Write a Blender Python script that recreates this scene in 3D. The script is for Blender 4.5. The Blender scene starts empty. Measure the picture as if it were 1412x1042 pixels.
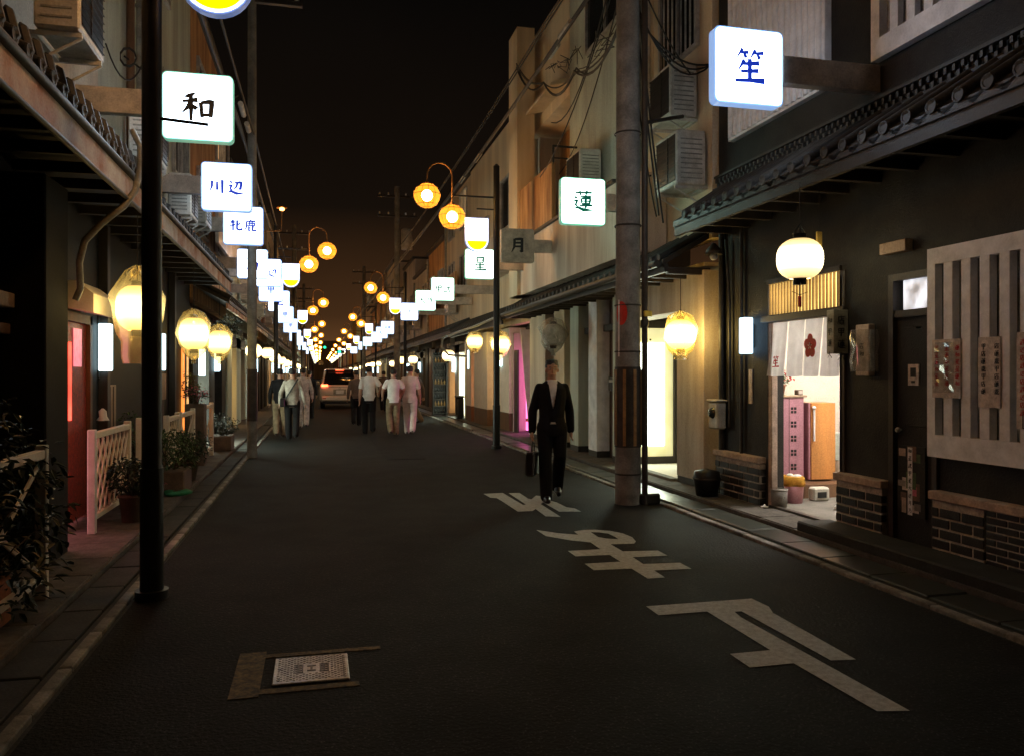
import bpy, bmesh, math, random
from mathutils import Vector, Matrix, Euler
from mathutils import noise as mnoise
from mathutils.geometry import tessellate_polygon
R = math.radians
rnd = random.Random(7)
scn = bpy.context.scene
COL = scn.collection

# ---------------------------------------------------------------- camera
cam_d = bpy.data.cameras.new("camera")
cam_d.sensor_width = 36.0
cam_d.lens = 36.0 * 1100 / 1412
cam_d.clip_start = 0.05
cam_d.clip_end = 1500
cam_d.shift_y = -6.0 / 1412
cam = bpy.data.objects.new("camera", cam_d)
COL.objects.link(cam)
YAW = math.atan(267 / 1100)
cam.location = (0, 0, 1.55)
cam.rotation_euler = (R(90), 0, -YAW)
scn.camera = cam

# ---------------------------------------------------------------- night sky
world = bpy.data.worlds.new("World")
scn.world = world
world.use_nodes = True
wn, wl = world.node_tree.nodes, world.node_tree.links
bg = wn["Background"]
tc = wn.new("ShaderNodeTexCoord")
sep = wn.new("ShaderNodeSeparateXYZ")
wl.new(tc.outputs["Generated"], sep.inputs[0])
rmp = wn.new("ShaderNodeValToRGB")
e = rmp.color_ramp.elements
e[0].position = 0.0; e[0].color = (0.16, 0.070, 0.024, 1)
e[1].position = 0.45; e[1].color = (0.0020, 0.0017, 0.0014, 1)
m_ = rmp.color_ramp.elements.new(0.07); m_.color = (0.055, 0.024, 0.009, 1)
m_ = rmp.color_ramp.elements.new(0.2); m_.color = (0.0075, 0.0046, 0.0028, 1)
wnz = wn.new("ShaderNodeTexNoise"); wnz.inputs["Scale"].default_value = 3.5; wnz.inputs["Detail"].default_value = 4
wl.new(tc.outputs["Generated"], wnz.inputs["Vector"])
wmx = wn.new("ShaderNodeMix"); wmx.data_type = 'RGBA'; wmx.blend_type = 'MULTIPLY'; wmx.inputs[0].default_value = 0.5
wl.new(sep.outputs["Z"], rmp.inputs[0])
wl.new(rmp.outputs[0], wmx.inputs[6]); wl.new(wnz.outputs["Fac"], wmx.inputs[7])
wl.new(wmx.outputs[2], bg.inputs["Color"])
bg.inputs["Strength"].default_value = 1.1

# faint moonlight: the only "sun" at night
sun_d = bpy.data.lights.new("moon", 'SUN')
sun_d.energy = 0.006; sun_d.angle = R(3); sun_d.color = (1.0, 0.86, 0.7)
sun = bpy.data.objects.new("moon", sun_d); COL.objects.link(sun)
sun.rotation_euler = (R(28), R(14), R(10))

scn.view_settings.view_transform = 'Standard'
scn.view_settings.look = 'None'
scn.view_settings.exposure = 0.25
scn.view_settings.gamma = 1.0
scn.view_settings.use_curve_mapping = False
try:
    cy = scn.cycles
    cy.use_denoising = True
    cy.max_bounces = 6; cy.diffuse_bounces = 3; cy.glossy_bounces = 3
    cy.transparent_max_bounces = 16; cy.transmission_bounces = 4
    cy.sample_clamp_indirect = 3.0
    cy.use_light_tree = True
    cy.caustics_reflective = False; cy.caustics_refractive = False
except Exception:
    pass

# ---------------------------------------------------------------- materials
MATS = {}
def mat(name, c, rough=0.7, metal=0.0, var=0.35, scale=6.0, bump=0.15, c2=None, streak=False, rnd_obj=0.0, fine=60.0, spec=0.5, aniso=(1,1,1), trans=0.0):
    if name in MATS: return MATS[name]
    m = bpy.data.materials.new(name); m.use_nodes = True
    nt = m.node_tree; n = nt.nodes; l = nt.links
    b = n["Principled BSDF"]
    b.inputs["Roughness"].default_value = rough
    b.inputs["Metallic"].default_value = metal
    b.inputs["Specular IOR Level"].default_value = spec
    t = n.new("ShaderNodeTexCoord"); mp = n.new("ShaderNodeMapping")
    mp.inputs["Scale"].default_value = (aniso if not streak else (1, 1, 0.12))
    l.new(t.outputs["Object"], mp.inputs[0])
    nz = n.new("ShaderNodeTexNoise"); nz.inputs["Scale"].default_value = scale; nz.inputs["Detail"].default_value = 8; nz.inputs["Roughness"].default_value = 0.65
    l.new(mp.outputs[0], nz.inputs["Vector"])
    cr = n.new("ShaderNodeValToRGB")
    lo = tuple(x * (1 - var) for x in c); hi = tuple(min(1, x * (1 + var * 0.6)) for x in c)
    if c2: lo = c2
    cr.color_ramp.elements[0].position = 0.36; cr.color_ramp.elements[0].color = (*lo, 1)
    cr.color_ramp.elements[1].position = 0.64; cr.color_ramp.elements[1].color = (*hi, 1)
    l.new(nz.outputs["Fac"], cr.inputs[0])
    out = cr.outputs[0]
    nz2 = n.new("ShaderNodeTexNoise"); nz2.inputs["Scale"].default_value = fine; nz2.inputs["Detail"].default_value = 5
    l.new(t.outputs["Object"], nz2.inputs["Vector"])
    mx = n.new("ShaderNodeMix"); mx.data_type = 'RGBA'; mx.blend_type = 'OVERLAY'; mx.inputs[0].default_value = 0.45
    l.new(out, mx.inputs[6]); l.new(nz2.outputs["Fac"], mx.inputs[7]); out = mx.outputs[2]
    if rnd_obj:
        oi = n.new("ShaderNodeObjectInfo"); hs = n.new("ShaderNodeHueSaturation")
        mr = n.new("ShaderNodeMapRange"); mr.inputs["To Min"].default_value = 1 - rnd_obj; mr.inputs["To Max"].default_value = 1 + rnd_obj
        l.new(oi.outputs["Random"], mr.inputs[0]); l.new(mr.outputs[0], hs.inputs["Value"]); l.new(out, hs.inputs["Color"]); out = hs.outputs[0]
    l.new(out, b.inputs["Base Color"])
    rr = n.new("ShaderNodeMapRange"); rr.inputs["To Min"].default_value = max(0.03, rough - 0.12); rr.inputs["To Max"].default_value = min(1, rough + 0.15)
    l.new(nz.outputs["Fac"], rr.inputs[0]); l.new(rr.outputs[0], b.inputs["Roughness"])
    if bump:
        bp = n.new("ShaderNodeBump"); bp.inputs["Strength"].default_value = bump; bp.inputs["Distance"].default_value = 0.01
        ad = n.new("ShaderNodeMath"); ad.operation = 'ADD'
        l.new(nz.outputs["Fac"], ad.inputs[0]); l.new(nz2.outputs["Fac"], ad.inputs[1]); l.new(ad.outputs[0], bp.inputs["Height"]); l.new(bp.outputs[0], b.inputs["Normal"])
    if trans:
        tr = n.new("ShaderNodeBsdfTranslucent"); l.new(out, tr.inputs[0])
        ms = n.new("ShaderNodeMixShader"); ms.inputs[0].default_value = trans
        l.new(b.outputs[0], ms.inputs[1]); l.new(tr.outputs[0], ms.inputs[2]); l.new(ms.outputs[0], n["Material Output"].inputs[0])
    MATS[name] = m
    return m

def glow(name, c, s, var=0.12, scale=5.0):
    """a surface that gives off light (lamp glass, lit sign face, lit paper)"""
    if name in MATS: return MATS[name]
    m = bpy.data.materials.new(name); m.use_nodes = True
    n = m.node_tree.nodes; l = m.node_tree.links
    b = n["Principled BSDF"]; b.inputs["Base Color"].default_value = (min(1, c[0]), min(1, c[1]), min(1, c[2]), 1); b.inputs["Roughness"].default_value = 0.4
    b.inputs["Emission Color"].default_value = (*c, 1)
    b.inputs["Emission Strength"].default_value = s
    if var:
        t = n.new("ShaderNodeTexCoord"); nz = n.new("ShaderNodeTexNoise"); nz.inputs["Scale"].default_value = scale
        l.new(t.outputs["Object"], nz.inputs["Vector"])
        mr = n.new("ShaderNodeMapRange"); mr.inputs["From Min"].default_value = 0.3; mr.inputs["From Max"].default_value = 0.7
        mr.inputs["To Min"].default_value = s * (1 - var); mr.inputs["To Max"].default_value = s * (1 + var)
        l.new(nz.outputs["Fac"], mr.inputs[0]); l.new(mr.outputs[0], b.inputs["Emission Strength"])
    MATS[name] = m
    return m

def clear_film(name, tint, fac, rough=0.12, emi=None):
    """thin clear or tinted sheet: glass or plastic film"""
    if name in MATS: return MATS[name]
    m = bpy.data.materials.new(name); m.use_nodes = True
    n = m.node_tree.nodes; l = m.node_tree.links
    n.remove(n["Principled BSDF"])
    tp = n.new("ShaderNodeBsdfTransparent"); tp.inputs[0].default_value = (*tint, 1)
    gl = n.new("ShaderNodeBsdfGlossy"); gl.inputs["Roughness"].default_value = rough
    tl = n.new("ShaderNodeBsdfTranslucent"); tl.inputs[0].default_value = (*tint, 1)
    m1 = n.new("ShaderNodeMixShader"); m1.inputs[0].default_value = 0.5
    l.new(gl.outputs[0], m1.inputs[1]); l.new(tl.outputs[0], m1.inputs[2])
    last = m1
    if emi:
        em = n.new("ShaderNodeEmission"); em.inputs[0].default_value = (*emi[0], 1); em.inputs[1].default_value = emi[1]
        last = em
    m2 = n.new("ShaderNodeMixShader"); m2.inputs[0].default_value = fac
    l.new(tp.outputs[0], m2.inputs[1]); l.new(last.outputs[0], m2.inputs[2]); l.new(m2.outputs[0], n["Material Output"].inputs[0])
    MATS[name] = m
    return m

A_ = {}
def asphalt_mat(name, base, k):
    m = mat(name, base, 0.8, var=0.4, scale=0.8, bump=0.9, fine=45, spec=0.17); n = m.node_tree.nodes; l = m.node_tree.links
    b = n["Principled BSDF"]; src = b.inputs["Base Color"].links[0].from_socket
    t = n.new("ShaderNodeTexCoord"); v = n.new("ShaderNodeTexVoronoi"); v.inputs["Scale"].default_value = 48; l.new(t.outputs["Object"], v.inputs["Vector"])
    cr = n.new("ShaderNodeValToRGB"); cr.color_ramp.elements[0].position = 0.10; cr.color_ramp.elements[0].color = (1, 1, 1, 1); cr.color_ramp.elements[1].position = 0.30; cr.color_ramp.elements[1].color = (0, 0, 0, 1)
    l.new(v.outputs["Distance"], cr.inputs[0])
    z = n.new("ShaderNodeTexNoise"); z.inputs["Scale"].default_value = 28; l.new(t.outputs["Object"], z.inputs["Vector"])
    mu = n.new("ShaderNodeMath"); mu.operation = 'MULTIPLY'; l.new(cr.outputs[0], mu.inputs[0]); l.new(z.outputs["Fac"], mu.inputs[1])
    mx = n.new("ShaderNodeMix"); mx.data_type = 'RGBA'; l.new(mu.outputs[0], mx.inputs[0]); l.new(src, mx.inputs[6]); mx.inputs[7].default_value = (k*.94, k, k, 1)
    # dark oily stains and worn wheel paths
    z2 = n.new("ShaderNodeTexNoise"); z2.inputs["Scale"].default_value = 2.2; z2.inputs["Detail"].default_value = 6; l.new(t.outputs["Object"], z2.inputs["Vector"])
    r2 = n.new("ShaderNodeMapRange"); r2.inputs["From Min"].default_value = .35; r2.inputs["From Max"].default_value = .65; r2.inputs["To Min"].default_value = .55; r2.inputs["To Max"].default_value = 1.25
    l.new(z2.outputs["Fac"], r2.inputs[0])
    m2 = n.new("ShaderNodeMix"); m2.data_type = 'RGBA'; m2.blend_type = 'MULTIPLY'; m2.inputs[0].default_value = 1; l.new(mx.outputs[2], m2.inputs[6]); l.new(r2.outputs[0], m2.inputs[7])
    l.new(m2.outputs[2], b.inputs["Base Color"])
    return m
A_['asphalt'] = asphalt_mat("asphalt", (0.0085, 0.0100, 0.0098), 0.085)
A_['patch'] = asphalt_mat("asphalt_patch", (0.006, 0.007, 0.0065), 0.04)
A_['paint'] = mat("road_paint", (0.54, 0.58, 0.57), 0.8, var=0.2, scale=24, bump=0.4, fine=130, c2=(0.40, 0.43, 0.42), spec=.2)
A_['oldpaint'] = mat("worn_yellow_paint", (0.15, 0.11, 0.045), 0.8, c2=(0.014, 0.014, 0.013), scale=22, bump=0.3)
A_['concrete'] = mat("concrete", (0.24, 0.225, 0.20), 0.85, scale=3, bump=0.3, rnd_obj=0.2)
A_['kerb'] = mat("kerb_concrete", (0.27, 0.265, 0.24), 0.85, scale=5, bump=0.3, rnd_obj=0.28, spec=0.2, c2=(0.10, 0.10, 0.09))
A_['gutter'] = mat("gutter_concrete", (0.045, 0.047, 0.044), 0.8, scale=4, bump=0.3, rnd_obj=0.2, spec=0.2)
A_['wet'] = mat("wet_gutter_concrete", (0.045, 0.052, 0.046), 0.3, scale=3, bump=0.12, rnd_obj=0.2)
A_['pave'] = mat("paving", (0.12, 0.11, 0.10), 0.85, scale=7, bump=0.3, rnd_obj=0.2, spec=0.2)
A_['soil'] = mat("ground_soil", (0.06, 0.05, 0.04), 0.95)
A_['black_wall'] = mat("black_plaster", (0.024, 0.023, 0.020), 0.62, var=0.5, scale=2.2, bump=0.5, fine=70, c2=(0.009, 0.0085, 0.008), spec=0.3)
A_['dark_wood'] = mat("dark_wood", (0.035, 0.026, 0.02), 0.5, scale=5, bump=0.25, aniso=(1, 1, 0.15))
A_['brown_wood'] = mat("brown_wood", (0.16, 0.085, 0.045), 0.5, scale=6, bump=0.2, aniso=(1, 1, 0.15))
A_['pale_wood'] = mat("pale_wood", (0.42, 0.30, 0.20), 0.55, scale=6, bump=0.2, aniso=(1, 1, 0.2))
A_['orange_wood'] = mat("orange_wood", (0.62, 0.27, 0.08), 0.45, scale=3, bump=0.05, aniso=(1, 1, 0.15), var=0.25)
A_['pink_wood'] = mat("pink_brown_wood", (0.42, 0.20, 0.25), 0.45, scale=3, bump=0.05, aniso=(1, 1, 0.15), var=0.25)
A_['brick'] = mat("black_glazed_brick", (0.014, 0.013, 0.012), 0.42, scale=9, bump=0.35, rnd_obj=0.35, spec=0.4)
A_['mortar'] = mat("mortar", (0.45, 0.40, 0.34), 0.9, scale=14)
A_['sill'] = mat("stone_sill", (0.50, 0.37, 0.29), 0.75, scale=6)
A_['white_paint'] = mat("white_paint", (0.84, 0.84, 0.85), 0.55, scale=5, bump=0.08, var=0.2)
A_['grey_glass'] = mat("frosted_pane", (0.34, 0.37, 0.33), 0.35, scale=2, bump=0.05)
A_['black'] = mat("black_metal", (0.012, 0.012, 0.013), 0.38, scale=8, bump=0.1, spec=0.4)
A_['iron'] = mat("dark_iron", (0.05, 0.045, 0.04), 0.5, metal=0.4, scale=8)
A_['brass'] = mat("painted_brown_iron", (0.30, 0.15, 0.05), 0.4, metal=0.3, scale=12)
A_['tile'] = mat("roof_tile", (0.06, 0.058, 0.054), 0.6, scale=7, bump=0.2, rnd_obj=0.35)
A_['pole'] = mat("pole_concrete", (0.22, 0.22, 0.205), 0.85, scale=4, bump=0.3, c2=(0.13, 0.128, 0.12))
A_['fascia'] = mat("stain_and_glow_fascia", (0.56, 0.50, 0.40), 0.7, scale=2.2, bump=0.3, c2=(0.36, 0.12, 0.03))  # orange blotches paint in street globe light along with stain
A_['plaster'] = mat("beige_plaster", (0.54, 0.48, 0.40), 0.88, scale=1.6, bump=0.2, streak=True, c2=(0.42, 0.365, 0.30))
A_['plaster2'] = mat("grey_plaster", (0.50, 0.56, 0.47), 0.88, scale=1.6, bump=0.2, streak=True, c2=(0.36, 0.375, 0.32))
A_['plaster3'] = mat("pink_beige_plaster", (0.66, 0.55, 0.38), 0.88, scale=1.4, bump=0.2, streak=True, c2=(0.56, 0.45, 0.30))
A_['rust_wall'] = mat("rust_streaked_wall", (0.50, 0.30, 0.13), 0.8, scale=3.5, bump=0.25, streak=True, c2=(0.21, 0.085, 0.03))
A_['pale_wall'] = mat("pale_streaked_wall", (0.62, 0.55, 0.46), 0.8, scale=3.0, bump=0.2, streak=True, c2=(0.50, 0.40, 0.30))
A_['alu'] = mat("aluminium", (0.48, 0.46, 0.42), 0.45, metal=0.25, scale=5, bump=0.05)
A_['acwhite'] = mat("aged_white_casing", (0.62, 0.60, 0.53), 0.5, scale=5, bump=0.05, c2=(0.46, 0.43, 0.36))
A_['pipe'] = mat("pvc_pipe", (0.30, 0.30, 0.26), 0.45, scale=6, bump=0.05)
A_['arm'] = mat("painted_sign_arm", (0.58, 0.53, 0.46), 0.6, scale=5, bump=0.1)
A_['charred'] = mat("charred_dark_wood", (0.010, 0.010, 0.009), 0.8, bump=0.3, spec=0.2)
A_['cable'] = mat("black_cable", (0.02, 0.018, 0.016), 0.55)
A_['sleeve'] = mat("cable_sleeve", (0.55, 0.5, 0.42), 0.5)
A_['leaf'] = mat("dark_leaf", (0.014, 0.030, 0.012), 0.38, scale=9, var=0.5, bump=0.1, spec=0.5)
A_['leaf2'] = mat("green_leaf", (0.06, 0.11, 0.028), 0.4, scale=9, var=0.5, bump=0.1)
A_['stem'] = mat("plant_stem", (0.09, 0.06, 0.035), 0.8)
A_['terracotta'] = mat("terracotta", (0.42, 0.16, 0.07), 0.7)
A_['planter'] = mat("brown_planter", (0.13, 0.085, 0.06), 0.65)
A_['petal_pink'] = mat("pink_petal", (0.6, 0.14, 0.2), 0.6)
A_['petal_red'] = mat("red_petal", (0.55, 0.03, 0.03), 0.6)
A_['ink_blue'] = glow("backlit_blue_ink", (0.012, 0.05, 0.62), 0.55, 0)
A_['ink_black'] = mat("black_ink", (0.012, 0.014, 0.02), 0.5, var=0.1, bump=0)
A_['ink_green'] = glow("backlit_green_ink", (0.004, 0.14, 0.10), 0.4, 0)
A_['ink_red'] = mat("red_ink", (0.50, 0.02, 0.03), 0.6, var=0.1, bump=0)
A_['paper'] = mat("aged_paper", (0.62, 0.54, 0.48), 0.8, scale=12, bump=0.1)
A_['cloth'] = mat("noren_cloth", (0.82, 0.80, 0.78), 0.85, scale=6, bump=0.2, fine=300, trans=0.26, var=0.12)
A_['cream'] = mat("cream_wall", (0.80, 0.72, 0.60), 0.8, var=0.08, bump=0.05)
A_['skin'] = mat("skin", (0.50, 0.29, 0.20), 0.55, var=0.1, bump=0.05)
A_['hair'] = mat("black_hair", (0.012, 0.010, 0.009), 0.5, fine=200, bump=0.4)
A_['navy'] = mat("dark_suit_cloth", (0.008, 0.008, 0.010), 0.85, var=0.2, fine=300, spec=0.2)
A_['white_cloth'] = mat("white_cotton", (0.88, 0.87, 0.86), 0.85, var=0.12, scale=9, fine=200)
A_['pink_cloth'] = mat("pale_pink_cotton", (0.74, 0.63, 0.60), 0.85, var=0.15, scale=9, fine=200)
A_['khaki'] = mat("khaki_cotton", (0.27, 0.20, 0.12), 0.85, scale=9, fine=200)
A_['grey_cloth'] = mat("grey_striped_cotton", (0.36, 0.32, 0.27), 0.85, scale=9, fine=200)
A_['black_cloth'] = mat("black_cotton", (0.014, 0.013, 0.014), 0.85, fine=200, spec=0.2)
A_['leather'] = mat("black_leather", (0.012, 0.010, 0.010), 0.3, fine=120)
A_['silver'] = mat("silver_car_paint", (0.80, 0.76, 0.68), 0.3, metal=0.15, var=0.06, bump=0.0)
A_['car_glass'] = mat("dark_car_glass", (0.010, 0.011, 0.012), 0.06, var=0.1, bump=0.0, spec=0.8)
A_['rubber'] = mat("tyre_rubber", (0.015, 0.015, 0.015), 0.8)
A_['red_plastic'] = mat("red_plastic", (0.55, 0.03, 0.02), 0.35, var=0.15, bump=0.02)
A_['pink_plastic'] = mat("pink_plastic", (0.75, 0.36, 0.42), 0.4, var=0.08, bump=0.02)
A_['yellow_bag'] = mat("yellow_plastic_bag", (0.85, 0.45, 0.06), 0.35, trans=0.3)
A_['green_net'] = mat("green_net", (0.02, 0.22, 0.10), 0.6)
A_['red_door'] = mat("reddish_wood_red_glow", (0.40, 0.055, 0.03), 0.4, scale=22, var=0.5, bump=0.4, c2=(0.17, 0.018, 0.012))  # reddish wood with red lamp light painted into its mottled colour
A_['amber'] = mat("amber_stripe", (0.30, 0.17, 0.06), 0.6)
A_['steel'] = mat("manhole_steel", (0.46, 0.44, 0.41), 0.4, metal=0.7, scale=20, bump=0.3)
A_['window_dark'] = mat("dark_window", (0.02, 0.022, 0.024), 0.12, var=0.1, bump=0.02, spec=0.6)
A_['curtain'] = mat("pale_curtain", (0.42, 0.45, 0.5), 0.8)

G_ = {}
G_['sign'] = glow("lit_sign_face", (0.92, 0.97, 1.0), 2.9, 0.05)
G_['sign_cool'] = glow("lit_sign_face_cool", (0.78, 0.90, 1.0), 3.0, 0.05)
G_['sign_green'] = glow("lit_sign_face_green", (0.80, 1.0, 0.90), 2.9, 0.05)
G_['rim_blue'] = glow("sign_rim_blue", (0.30, 0.52, 1.0), 0.6, 0.0)
G_['rim_green'] = glow("sign_rim_green", (0.30, 0.80, 0.60), 0.3, 0.0)
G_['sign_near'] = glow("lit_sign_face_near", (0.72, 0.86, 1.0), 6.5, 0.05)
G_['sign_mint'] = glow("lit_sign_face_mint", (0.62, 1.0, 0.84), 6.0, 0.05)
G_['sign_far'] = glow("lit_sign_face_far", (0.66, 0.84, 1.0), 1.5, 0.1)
G_['screen_edge_glow'] = glow("painted_glow_border", (0.9, 0.85, 0.45), 0.55, 0.2)  # cream surround, the light on it painted as weak emission
G_['rim_u'] = glow("lamp_sign_rim", (0.30, 0.45, 1.0), 0.22, 0.0)
G_['u_white'] = glow("lamp_sign_white", (0.93, 0.95, 1.0), 2.2, 0.05)
G_['u_yellow'] = glow("lamp_sign_yellow", (1.0, 0.78, 0.0), 1.25, 0.05)
G_['core'] = glow("globe_core", (1.0, 0.63, 0.30), 135, 0.0)
def lantern_mat(name, mid, edge, s):
    """paper lit by a bulb at its middle height: brightest there, dimmer and yellower at both ends"""
    m = glow(name, mid, s, 0.0); n = m.node_tree.nodes; l = m.node_tree.links; b = n["Principled BSDF"]
    t = n.new("ShaderNodeTexCoord"); sp = n.new("ShaderNodeSeparateXYZ"); l.new(t.outputs["Generated"], sp.inputs[0])
    r = n.new("ShaderNodeValToRGB"); e = r.color_ramp.elements
    e[0].position = 0.0; e[0].color = (*[c*.16 for c in edge], 1); e[1].position = 1.0; e[1].color = (*[c*.12 for c in edge], 1)
    for p, c, k in ((.2, edge, .42), (.45, mid, 1.0), (.6, mid, .9), (.82, edge, .36)):
        q = r.color_ramp.elements.new(p); q.color = (*[x*k for x in c], 1)
    l.new(sp.outputs["Z"], r.inputs[0]); l.new(r.outputs[0], b.inputs["Emission Color"])
    return m
G_['lantern'] = lantern_mat("lantern_paper", (1.0, 0.82, 0.42), (1.0, 0.72, 0.26), 9.0)
G_['lantern_hot'] = lantern_mat("lantern_paper_hot", (1.0, 0.80, 0.40), (1.0, 0.60, 0.10), 32.0)
G_['lantern_white'] = lantern_mat("lantern_paper_white", (1.0, 0.86, 0.55), (1.0, 0.70, 0.30), 5.0)
G_['tube'] = glow("cool_box_light", (0.62, 0.90, 1.0), 3.2, 0.1)
G_['tube_blue'] = glow("blue_box_light", (0.46, 0.74, 1.0), 2.8, 0.1)
G_['warm_door'] = glow("lit_warm_paper", (1.0, 0.56, 0.20), 0.8, 0.5, 2)
G_['orange_door'] = glow("lit_orange_paper", (1.0, 0.30, 0.05), 0.9, 0.4, 2)
G_['pink_door'] = glow("lit_pink_room", (1.0, 0.20, 0.60), 1.9, 0.3, 2)
G_['red_room'] = glow("lit_red_room", (1.0, 0.34, 0.36), 1.5, 0.2, 2)
G_['screen'] = glow("lit_white_screen", (0.88, 1.0, 0.80), 9.0, 0.05)
G_['room'] = glow("room_ceiling_lamp", (1.0, 0.93, 0.84), 58, 0.0)
G_['transom'] = glow("transom_glow", (1.0, 0.72, 0.22), 2.4, 0.6, 2.2)
G_['pane'] = glow("lit_pane", (0.9, 0.92, 1.0), 0.65, 0.95, 5)
G_['tail'] = glow("tail_lamp", (1.0, 0.09, 0.03), 9.0, 0.2)
G_['green_dot'] = glow("green_signal", (0.02, 0.9, 0.35), 2.2, 0)
G_['red_neon'] = glow("red_neon", (1.0, 0.05, 0.03), 3.5, 0.3)
F_ = {}
F_['globe'] = clear_film("amber_globe_glass", (1.0, 0.72, 0.34), 0.42, emi=((1.0, 0.40, 0.03), 2.3))
F_['grey_bag'] = clear_film("grey_plastic_bag", (0.86, 0.88, 0.84), 0.26, 0.65)
F_['bag'] = clear_film("bag_with_lantern_glow", (1.0, 0.90, 0.60), 0.36, 0.15)  # clear plastic, lantern light put into its yellow tint

# ---------------------------------------------------------------- mesh builder
class MB:
    def __init__(s): s.v = []; s.f = []; s.sm = []
    def add(s, vs, fs, smooth=False):
        k = len(s.v); s.v += [tuple(x) for x in vs]
        s.f += [tuple(i + k for i in f) for f in fs]; s.sm += [smooth] * len(fs); return s
    def box(s, x0, x1, y0, y1, z0, z1, bev=0.0):
        if x0 > x1: x0, x1 = x1, x0
        if y0 > y1: y0, y1 = y1, y0
        if z0 > z1: z0, z1 = z1, z0
        if bev <= 0:
            return s.add([(x0,y0,z0),(x1,y0,z0),(x1,y1,z0),(x0,y1,z0),(x0,y0,z1),(x1,y0,z1),(x1,y1,z1),(x0,y1,z1)],
                         [(0,3,2,1),(4,5,6,7),(0,1,5,4),(1,2,6,5),(2,3,7,6),(3,0,4,7)])
        b = min(bev, (x1-x0)*.45, (y1-y0)*.45, (z1-z0)*.45)
        V = []; 
        for (X, sx) in ((x0, 1), (x1, -1)):
            for (Y, sy) in ((y0, 1), (y1, -1)):
                for (Z, sz) in ((z0, 1), (z1, -1)):
                    V += [(X, Y+sy*b, Z+sz*b), (X+sx*b, Y, Z+sz*b), (X+sx*b, Y+sy*b, Z)]
        bm = bmesh.new()
        vs = [bm.verts.new(p) for p in V]
        r = bmesh.ops.convex_hull(bm, input=vs)
        bmesh.ops.dissolve_limit(bm, angle_limit=0.01, verts=bm.verts[:], edges=bm.edges[:])
        bm.verts.index_update()
        s.add([v.co[:] for v in bm.verts], [[v.index for v in f.verts] for f in bm.faces]); bm.free(); return s
    def prism(s, pts, d, flip=False):
        """pts: 3D polygon, extruded by vector d"""
        n = len(pts); d = Vector(d)
        a = [Vector(p) for p in pts]; b = [p + d for p in a]
        fs = [tuple(range(n)), tuple(range(2*n-1, n-1, -1))] + [(i+n, (i+1) % n + n, (i+1) % n, i) for i in range(n)]
        return s.add(a + b, fs)
    def tube(s, pts, r, n=8, caps=True, smooth=True):
        pts = [Vector(p) for p in pts]; rs = r if isinstance(r, (list, tuple)) else [r] * len(pts)
        vs = []; fs = []; up = None
        for i, p in enumerate(pts):
            t = (pts[min(i+1, len(pts)-1)] - pts[max(i-1, 0)])
            t = t.normalized() if t.length > 1e-9 else Vector((0,0,1))
            if up is None: up = Vector((0,0,1)) if abs(t.z) < .9 else Vector((1,0,0))
            a = t.cross(up).normalized(); b = a.cross(t).normalized(); up = b
            for k in range(n):
                an = 2*math.pi*k/n; vs.append(p + a*math.cos(an)*rs[i] + b*math.sin(an)*rs[i])
        for i in range(len(pts)-1):
            for k in range(n): fs.append((i*n+k, i*n+(k+1) % n, (i+1)*n+(k+1) % n, (i+1)*n+k))
        s.add(vs, fs, smooth)
        if caps:
            s.add(vs[:n], [tuple(range(n-1, -1, -1))]); s.add(vs[-n:], [tuple(range(n))])
        return s
    def lathe(s, c, prof, n=24, axis='Z', smooth=True, wob=0.0, seed=1):
        """prof: list of (radius, height) along the axis"""
        rr = random.Random(seed); c = Vector(c); vs = []; fs = []
        ph = [rr.uniform(0, 6.28) for _ in range(4)]
        for (r, h) in prof:
            for k in range(n):
                an = 2*math.pi*k/n; q = r
                if wob: q = r*(1 + wob*(math.sin(3*an+ph[0]+h*14)+math.sin(5*an+ph[1]-h*23)+.6*math.sin(9*an+ph[2]+h*31)))
                x, y = q*math.cos(an), q*math.sin(an)
                p = {'Z': (x, y, h), 'Y': (x, h, y), 'X': (h, x, y)}[axis]; vs.append(c + Vector(p))
        m = len(prof)
        for i in range(m-1):
            for k in range(n): fs.append((i*n+k, i*n+(k+1) % n, (i+1)*n+(k+1) % n, (i+1)*n+k))
        return s.add(vs, fs, smooth)
    def ball(s, c, rx, ry=None, rz=None, n=12, m=8):
        ry = ry or rx; rz = rz or rx; c = Vector(c)
        vs = [c + Vector((0, 0, -rz))]
        for i in range(1, m):
            a = math.pi*i/m - math.pi/2
            for k in range(n):
                b = 2*math.pi*k/n; vs.append(c + Vector((rx*math.cos(a)*math.cos(b), ry*math.cos(a)*math.sin(b), rz*math.sin(a))))
        vs.append(c + Vector((0, 0, rz))); fs = []
        for k in range(n):
            fs.append((0, 1+(k+1) % n, 1+k))
            for i in range(m-2): fs.append((1+i*n+k, 1+i*n+(k+1) % n, 1+(i+1)*n+(k+1) % n, 1+(i+1)*n+k))
            fs.append((1+(m-2)*n+k, 1+(m-2)*n+(k+1) % n, len(vs)-1))
        return s.add(vs, fs, True)
    def xf(s, M):
        s.v = [tuple(M @ Vector(p)) for p in s.v]; return s
    def join(s, o):
        k = len(s.v); s.v += o.v; s.f += [tuple(i+k for i in f) for f in o.f]; s.sm += o.sm; return s
    def mesh(s, name, m, recalc=True):
        me = bpy.data.meshes.new(name); me.from_pydata(s.v, [], s.f)
        for i, p in enumerate(me.polygons): p.use_smooth = s.sm[i]
        if m: me.materials.append(m)
        if recalc and len(s.f) < 60000:
            bm = bmesh.new(); bm.from_mesh(me); bmesh.ops.recalc_face_normals(bm, faces=bm.faces); bm.to_mesh(me); bm.free()
        me.update(); return me

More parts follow.
